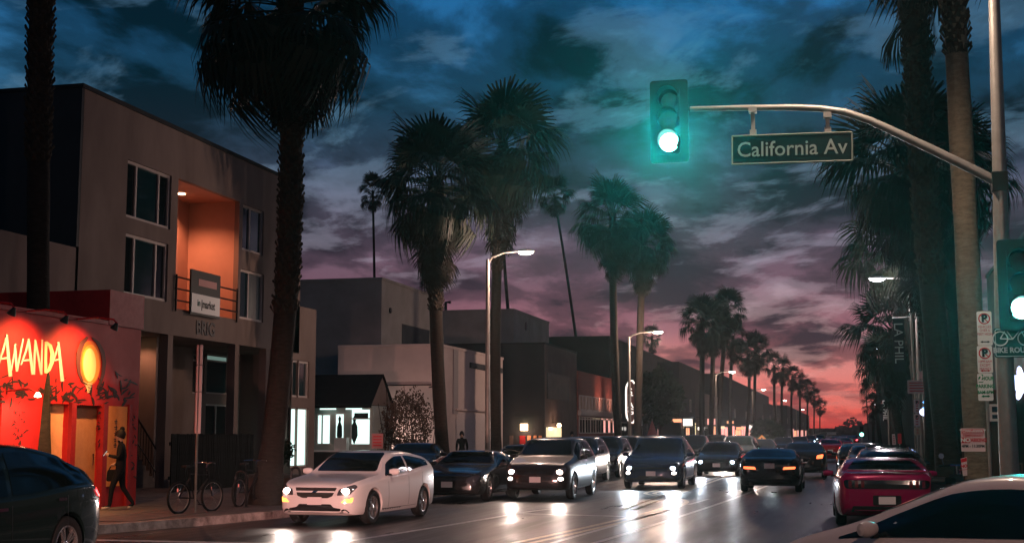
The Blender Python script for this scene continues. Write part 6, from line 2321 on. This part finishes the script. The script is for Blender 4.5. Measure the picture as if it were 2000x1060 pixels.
MB().tube([(.40, -.33, 1.0), (.46, -.12, 1.02), (.46, .12, 1.02), (.40, .33, 1.0)], .018, 6).tube([(.46, 0, .8), (.44, 0, 1.02)], .03, 6).tube([(.55, 0, .45), (.47, 0, .85)], .04, 6).build('handlebar', M_CHROME, sc, local=True)
MB().lathe([(.001, .05), (.06, .04), (.08, 0), (.07, -.06)], Matrix.Translation((.54, 0, .88)) @ Matrix.Rotation(R(90), 4, 'Y'), 12).build('headlamp', M_CHROME, sc, local=True, smooth=True)
for sg in (-1, 1):
    MB().tube([(.44, sg * .24, 1.01), (.46, sg * .28, 1.16)], .008, 4).disc((.46, sg * .29, 1.2), (-1, 0, 0), .055, .015, 10).build('mirror', M_CHROME, sc, local=True)

# ------------------------------------------------------------------ planter and shrubs
p = onY(545, 945, 33.5)
plt_ = thing('planter', 'low brick planter box beside the big palm trunk', 'planter', (p.x, 33.5, .15))
MB().box(p.x - .75, p.x + .75, 33.2, 34.2, .15, .62).build('box', mat('planter_brick', (.20, .12, .10), .8, var=.4, vscale=5), plt_)
MB().box(p.x - .80, p.x + .80, 33.15, 34.25, .623, .70).build('coping', M_CONC, plt_)


def leafy(name, label, cat, c, rx, rz_, n, size, seed, stems=None, m_=None, base=None, up=.0):
    r = random.Random(seed)
    root = thing(name, label, cat, base)
    mb = MB()
    for k in range(n):
        u = Vector((r.gauss(0, 1), r.gauss(0, 1), r.gauss(0, 1))).normalized() * r.uniform(.35, 1.0) ** .5
        bump = 1 + .18 * math.sin(u.x * 7 + seed) * math.cos(u.z * 6 + u.y * 5)
        p = Vector(c) + Vector((u.x * rx * bump, u.y * rx * bump, u.z * rz_ * bump))
        a = Vector((r.gauss(0, 1), r.gauss(0, 1), r.gauss(0, 1) + up)).normalized()
        b_ = a.orthogonal().normalized() * size * .32
        a = a * size * r.uniform(.6, 1.3)
        mb.add([p - b_ * .2, p + a * .5 - b_, p + a, p + a * .5 + b_], [(0, 1, 2, 3)])
    o = mb.build('crown', m_ or M_LEAF, root)
    o['kind'] = 'stuff'
    tm = MB()
    for st_ in (stems or [(base, c, .05)]):
        tm.tube([st_[0], Vector(st_[0]).lerp(Vector(st_[1]), .5) + Vector((.03, 0, 0)), st_[1]], [st_[2], st_[2] * .8, st_[2] * .5], 7)
    tm.build('trunk', M_TRUNK, root)
    return root


c_ = onY(546, 880, 33.7)
leafy('topiary_tree', 'small round clipped tree in the planter by the big palm', 'tree', c_, .36, .34, 1500, .10, 4, base=Vector((c_.x, 33.7, .70)))
c_ = onY(795, 850, 56)
sh = []
rs = random.Random(9)
bsx = Vector((c_.x, 56, .15))
for k in range(16):
    x = c_.x + rs.uniform(-1.1, 1.1)
    sh.append(((x, 56 + rs.uniform(-.4, .4), .15), (x + rs.uniform(-.3, .3), 56 + rs.uniform(-.5, .5), rs.uniform(2.3, 3.9)), .022))
bush = leafy('bamboo_bush', 'wispy reddish-brown bush against the white building wall', 'bush', (c_.x, 56, 2.1), 1.15, 1.6, 3600, .12, 12, stems=sh, m_=mat('wispy_leaf', (.10, .07, .05), .7, var=.5), base=bsx, up=.9)
# dark round street tree beyond the neon sign
c_ = onY(1287, 775, 118)
leafy('street_tree', 'dense dark round street tree right of the neon sign', 'tree', c_, 2.0, 2.3, 5200, .42, 21, stems=[((c_.x, 118, .15), c_, .16), ((c_.x, 118, 1.9), c_ + Vector((1, 0, .8)), .08), ((c_.x, 118, 1.9), c_ + Vector((-1, 0, .8)), .08)],
      base=Vector((c_.x, 118, .15)))
c_ = onY(1500, 845, 150)
leafy('street_tree', 'low dark tree behind the diamond pedestrian sign', 'tree', c_, 1.8, 1.4, 1800, .42, 22, base=Vector((c_.x, 150, .15)))
# patio umbrella
c_ = onY(1274, 838, 112)
pu = thing('patio_umbrella', 'closed-cone pink patio umbrella below the round street tree', 'umbrella', (c_.x, 112, .15))
MB().lathe([(.001, 1.5), (.12, 1.2), (.45, .2), (.5, 0)], Matrix.Translation((c_.x, 112, onY(1274, 855, 112).z)), 10).build('canopy', mat('pink_canvas', (.40, .16, .14), .8), pu)
MB().tube([(c_.x, 112, .15), (c_.x, 112, 3.0)], .03, 6).build('pole', M_STEEL, pu)
# far treeline and hill at the end of the street
mb = MB()
rs = random.Random(5)
for k in range(5200):
    x = rs.uniform(-260, 200)
    hgt = 5.5 + 3.2 * math.sin(x * .05) + 2.4 * math.sin(x * .17 + 1) + 1.5 * math.sin(x * .43)
    z = rs.uniform(0, max(2, hgt))
    p = Vector((x, 760 + rs.uniform(-20, 20), z))
    s = rs.uniform(.8, 2.0)
    a = Vector((rs.gauss(0, 1), rs.gauss(0, .5), rs.gauss(0, 1))).normalized() * s
    b_ = Vector((-a.z, 0, a.x)) * .6
    mb.add([p - a, p - b_, p + a, p + b_], [(0, 1, 2, 3)])
mb.quad((-300, 785, -1), (260, 785, -1), (260, 785, 4.5), (-300, 785, 4.5))
tag(mb.build('far_trees', M_LEAF), 'far dark treeline closing the street below the sunset', 'trees', kind='stuff')
ra = thing('radio_mast', 'thin mast standing against the sunset at the right', 'mast', (onY(1695, 820, 330).x, 330, 0))
zt = onY(1694, 752, 330).z
MB().tube([(ra.location.x, 330, 0), (ra.location.x - .2, 330, zt)], .14, 6).build('pole', M_BLACKMETAL, ra)


# ------------------------------------------------------------------ people
def person(label, loc, rz, J, RAD, edges, shirt=M_CLOTH, trousers=M_JEANS, hair_bun=False, group=None, face=True):
    names = list(J)
    me = bpy.data.meshes.new('p')
    me.from_pydata([J[k] for k in names], [(names.index(a), names.index(b)) for a, b in edges], [])
    o = bpy.data.objects.new('p', me)
    COL.objects.link(o)
    sk = o.modifiers.new('s', 'SKIN')
    sk.use_smooth_shade = True
    lay = me.skin_vertices[0].data
    for i, k in enumerate(names):
        lay[i].radius = RAD[k] if isinstance(RAD[k], tuple) else (RAD[k], RAD[k])
        lay[i].use_root = (k == 'pelvis')
    ss_ = o.modifiers.new('u', 'SUBSURF')
    ss_.levels = ss_.render_levels = 2
    dg = bpy.context.evaluated_depsgraph_get()
    out = bpy.data.meshes.new_from_object(o.evaluated_get(dg))
    bpy.data.objects.remove(o)
    out.name = 'person'
    for m_ in (shirt, trousers, M_SKIN, M_SHOE):
        out.materials.append(m_)
    zp_ = J['pelvis'][2]
    hands = [Vector(J[k]) for k in J if k.startswith('hand') or k.startswith('finger') or k.startswith('thumb')]
    for p in out.polygons:
        c = p.center
        if c.z > J['neck'][2] + .0 and (c - Vector(J['head'])).length < .26:
            p.material_index = 2
        elif any((c - h).length < .075 for h in hands):
            p.material_index = 2
        elif c.z < .085:
            p.material_index = 3
        elif c.z < zp_ - .02:
            p.material_index = 1
        else:
            p.material_index = 0
        p.use_smooth = True
    r = thing('person', label, 'person', loc, rz, group)
    link('body', out, None, r)
    hd = Vector(J['head'])
    hb = MB()
    hb.lathe([(.001, .135), (.06, .125), (.098, .075), (.108, .01), (.104, -.04)], Matrix.Translation(hd + Vector((-.018, 0, .012))) @ Matrix.Rotation(R(-22), 4, 'Y') @ Matrix.Diagonal((1.06, .88, 1, 1)), 16)
    if hair_bun:
        hb.lathe([(.001, .06), (.04, .045), (.055, 0), (.04, -.045), (.001, -.06)], Matrix.Translation(hd + Vector((-.06, 0, .15))), 12)
    hb.build('hair', M_HAIR, r, smooth=True, local=True)
    if face:
        fb_ = MB()
        for s in (-1, 1):
            fb_.lathe([(.001, .014), (.010, .010), (.014, 0)], Matrix.Translation(hd + Vector((.083, s * .033, .01))) @ Matrix.Rotation(R(90), 4, 'Y'), 8)
        fb_.build('eye', M_HAIR, r, local=True)
    return r


# walking woman: local +x is where she faces
J = dict(pelvis=(0, 0, .93), waist=(.0, 0, 1.08), chest=(.015, 0, 1.27), neckb=(.01, 0, 1.40), neck=(.03, 0, 1.47), head=(.055, 0, 1.575), crown_=(.05, 0, 1.645), nose=(.15, 0, 1.565),
         sL=(0, .155, 1.375), eL=(.02, .215, 1.12), wL=(.22, .13, 1.16), handL=(.29, .09, 1.19), fingerL1=(.345, .085, 1.225), fingerL2=(.35, .065, 1.205), thumbL=(.30, .06, 1.225),
         sR=(0, -.155, 1.375), eR=(-.06, -.235, 1.10), wR=(.12, -.20, .98), handR=(.19, -.19, .955), fingerR1=(.25, -.185, .93), fingerR2=(.24, -.20, .915), thumbR=(.215, -.16, .965),
         hL=(.0, .09, .90), kL=(.16, .095, .50), aL=(.20, .09, .09), tL=(.37, .09, .045),
         hR=(.0, -.09, .90), kR=(-.04, -.09, .49), aR=(-.28, -.085, .14), tR=(-.16, -.085, .04))
RAD = dict(pelvis=(.135, .10), waist=(.115, .085), chest=(.145, .10), neckb=(.09, .065), neck=.05, head=(.082, .09), crown_=(.06, .07), nose=.016,
           sL=.07, eL=.05, wL=.034, handL=(.038, .02), fingerL1=.011, fingerL2=.011, thumbL=.012, sR=.07, eR=.05, wR=.034, handR=(.038, .02), fingerR1=.011, fingerR2=.011, thumbR=.012,
           hL=.095, kL=.062, aL=.042, tL=.035, hR=.095, kR=.062, aR=.042, tR=.035)
ED = [('pelvis', 'waist'), ('waist', 'chest'), ('chest', 'neckb'), ('neckb', 'neck'), ('neck', 'head'), ('head', 'crown_'), ('head', 'nose'), ('chest', 'sL'), ('sL', 'eL'), ('eL', 'wL'), ('wL', 'handL'), ('handL', 'fingerL1'),
      ('handL', 'fingerL2'), ('handL', 'thumbL'), ('chest', 'sR'), ('sR', 'eR'), ('eR', 'wR'), ('wR', 'handR'), ('handR', 'fingerR1'), ('handR', 'fingerR2'), ('handR', 'thumbR'),
      ('pelvis', 'hL'), ('hL', 'kL'), ('kL', 'aL'), ('aL', 'tL'), ('pelvis', 'hR'), ('hR', 'kR'), ('kR', 'aR'), ('aR', 'tR')]
pf = gnd(233, 997, .15)
pr_rz = R(205)
wk = person('person in dark clothes with a hair bun walking past the red shop with phone', (pf.x, pf.y, .158), pr_rz, J, RAD, ED, hair_bun=True)


def near_person(local):
    return Matrix.Translation((pf.x, pf.y, .158)) @ Matrix.Rotation(pr_rz, 4, 'Z') @ Vector(local)


hp = near_person((.33, .075, 1.215))
ph = thing('phone', 'small glowing phone held by the walking person', 'phone', hp, pr_rz)
MB().boxm(Matrix.Rotation(R(-35), 4, 'Y'), .012, .07, .14).build('phone_body', M_BLACKMETAL, ph, local=True)
MB().boxm(Matrix.Rotation(R(-35), 4, 'Y') @ Matrix.Translation((-.0075, 0, 0)), .002, .06, .125).build('screen', emis('phone_screen', (.9, .85, .8), 1.5), ph, local=True)
hb_ = near_person((.17, -.19, .74))
bag = thing('shoulder_bag', 'dark shoulder bag hanging from the walking person', 'bag', hb_, pr_rz)
MB().prism(rounded([(-.14, -.13), (.14, -.13), (.12, .12), (-.12, .12)], .05) and [(x, -.05, z) for x, z in rounded([(-.14, -.13), (.14, -.13), (.12, .12), (-.12, .12)], .05)], (0, .1, 0)).build('bag_body', M_CLOTH, bag, local=True)
MB().tube([(-.1, 0, .1), (-.04, .02, .24), (.02, 0, .24), (.1, 0, .1)], .012, 5).build('strap', M_CLOTH, bag, local=True)
# standing people seen over the parked cars
J2 = dict(J)
J2.update(wL=(.05, .20, .88), eL=(-.03, .215, 1.10), handL=(.07, .20, .80), fingerL1=(.08, .205, .73), fingerL2=(.085, .185, .74), thumbL=(.105, .18, .80), wR=(.05, -.20, .88), eR=(-.03, -.215, 1.10), handR=(.07, -.20, .80),
          fingerR1=(.08, -.205, .73), fingerR2=(.085, -.185, .74), thumbR=(.105, -.18, .80), kL=(.02, .09, .49), aL=(0, .09, .09), tL=(.15, .1, .045), kR=(.02, -.09, .49), aR=(0, -.09, .09), tR=(.15, -.1, .045),
          chest=(.015, 0, 1.30))
p2 = onY(902, 900, 51.5)
person('dark figure seen head and shoulders behind the parked coupe', (p2.x, 51.5, .158), R(-80), J2, RAD, ED)
p2 = onY(1117, 895, 64)
person('dark figure seen small behind the black parked car at the brick building', (p2.x, 64, .158), R(-60), J2, RAD, ED)

# ------------------------------------------------------------------ evening haze
hz = bpy.data.materials.new('haze')
hz.use_nodes = True
hz.node_tree.nodes.clear()
t = NG(hz.node_tree)
pv_ = t.n('ShaderNodeVolumePrincipled')
pv_.inputs['Color'].default_value = (.90, .93, .96, 1)
pv_.inputs['Density'].default_value = .0002
pv_.inputs['Anisotropy'].default_value = .9
ou = t.n('ShaderNodeOutputMaterial')
t.lk(pv_.outputs[0], ou.inputs['Volume'])
o = MB().box(-320, 300, -70, 900, -1.1, 22).build('haze', hz)
tag(o, 'thin evening haze over the street', 'haze', kind='stuff')
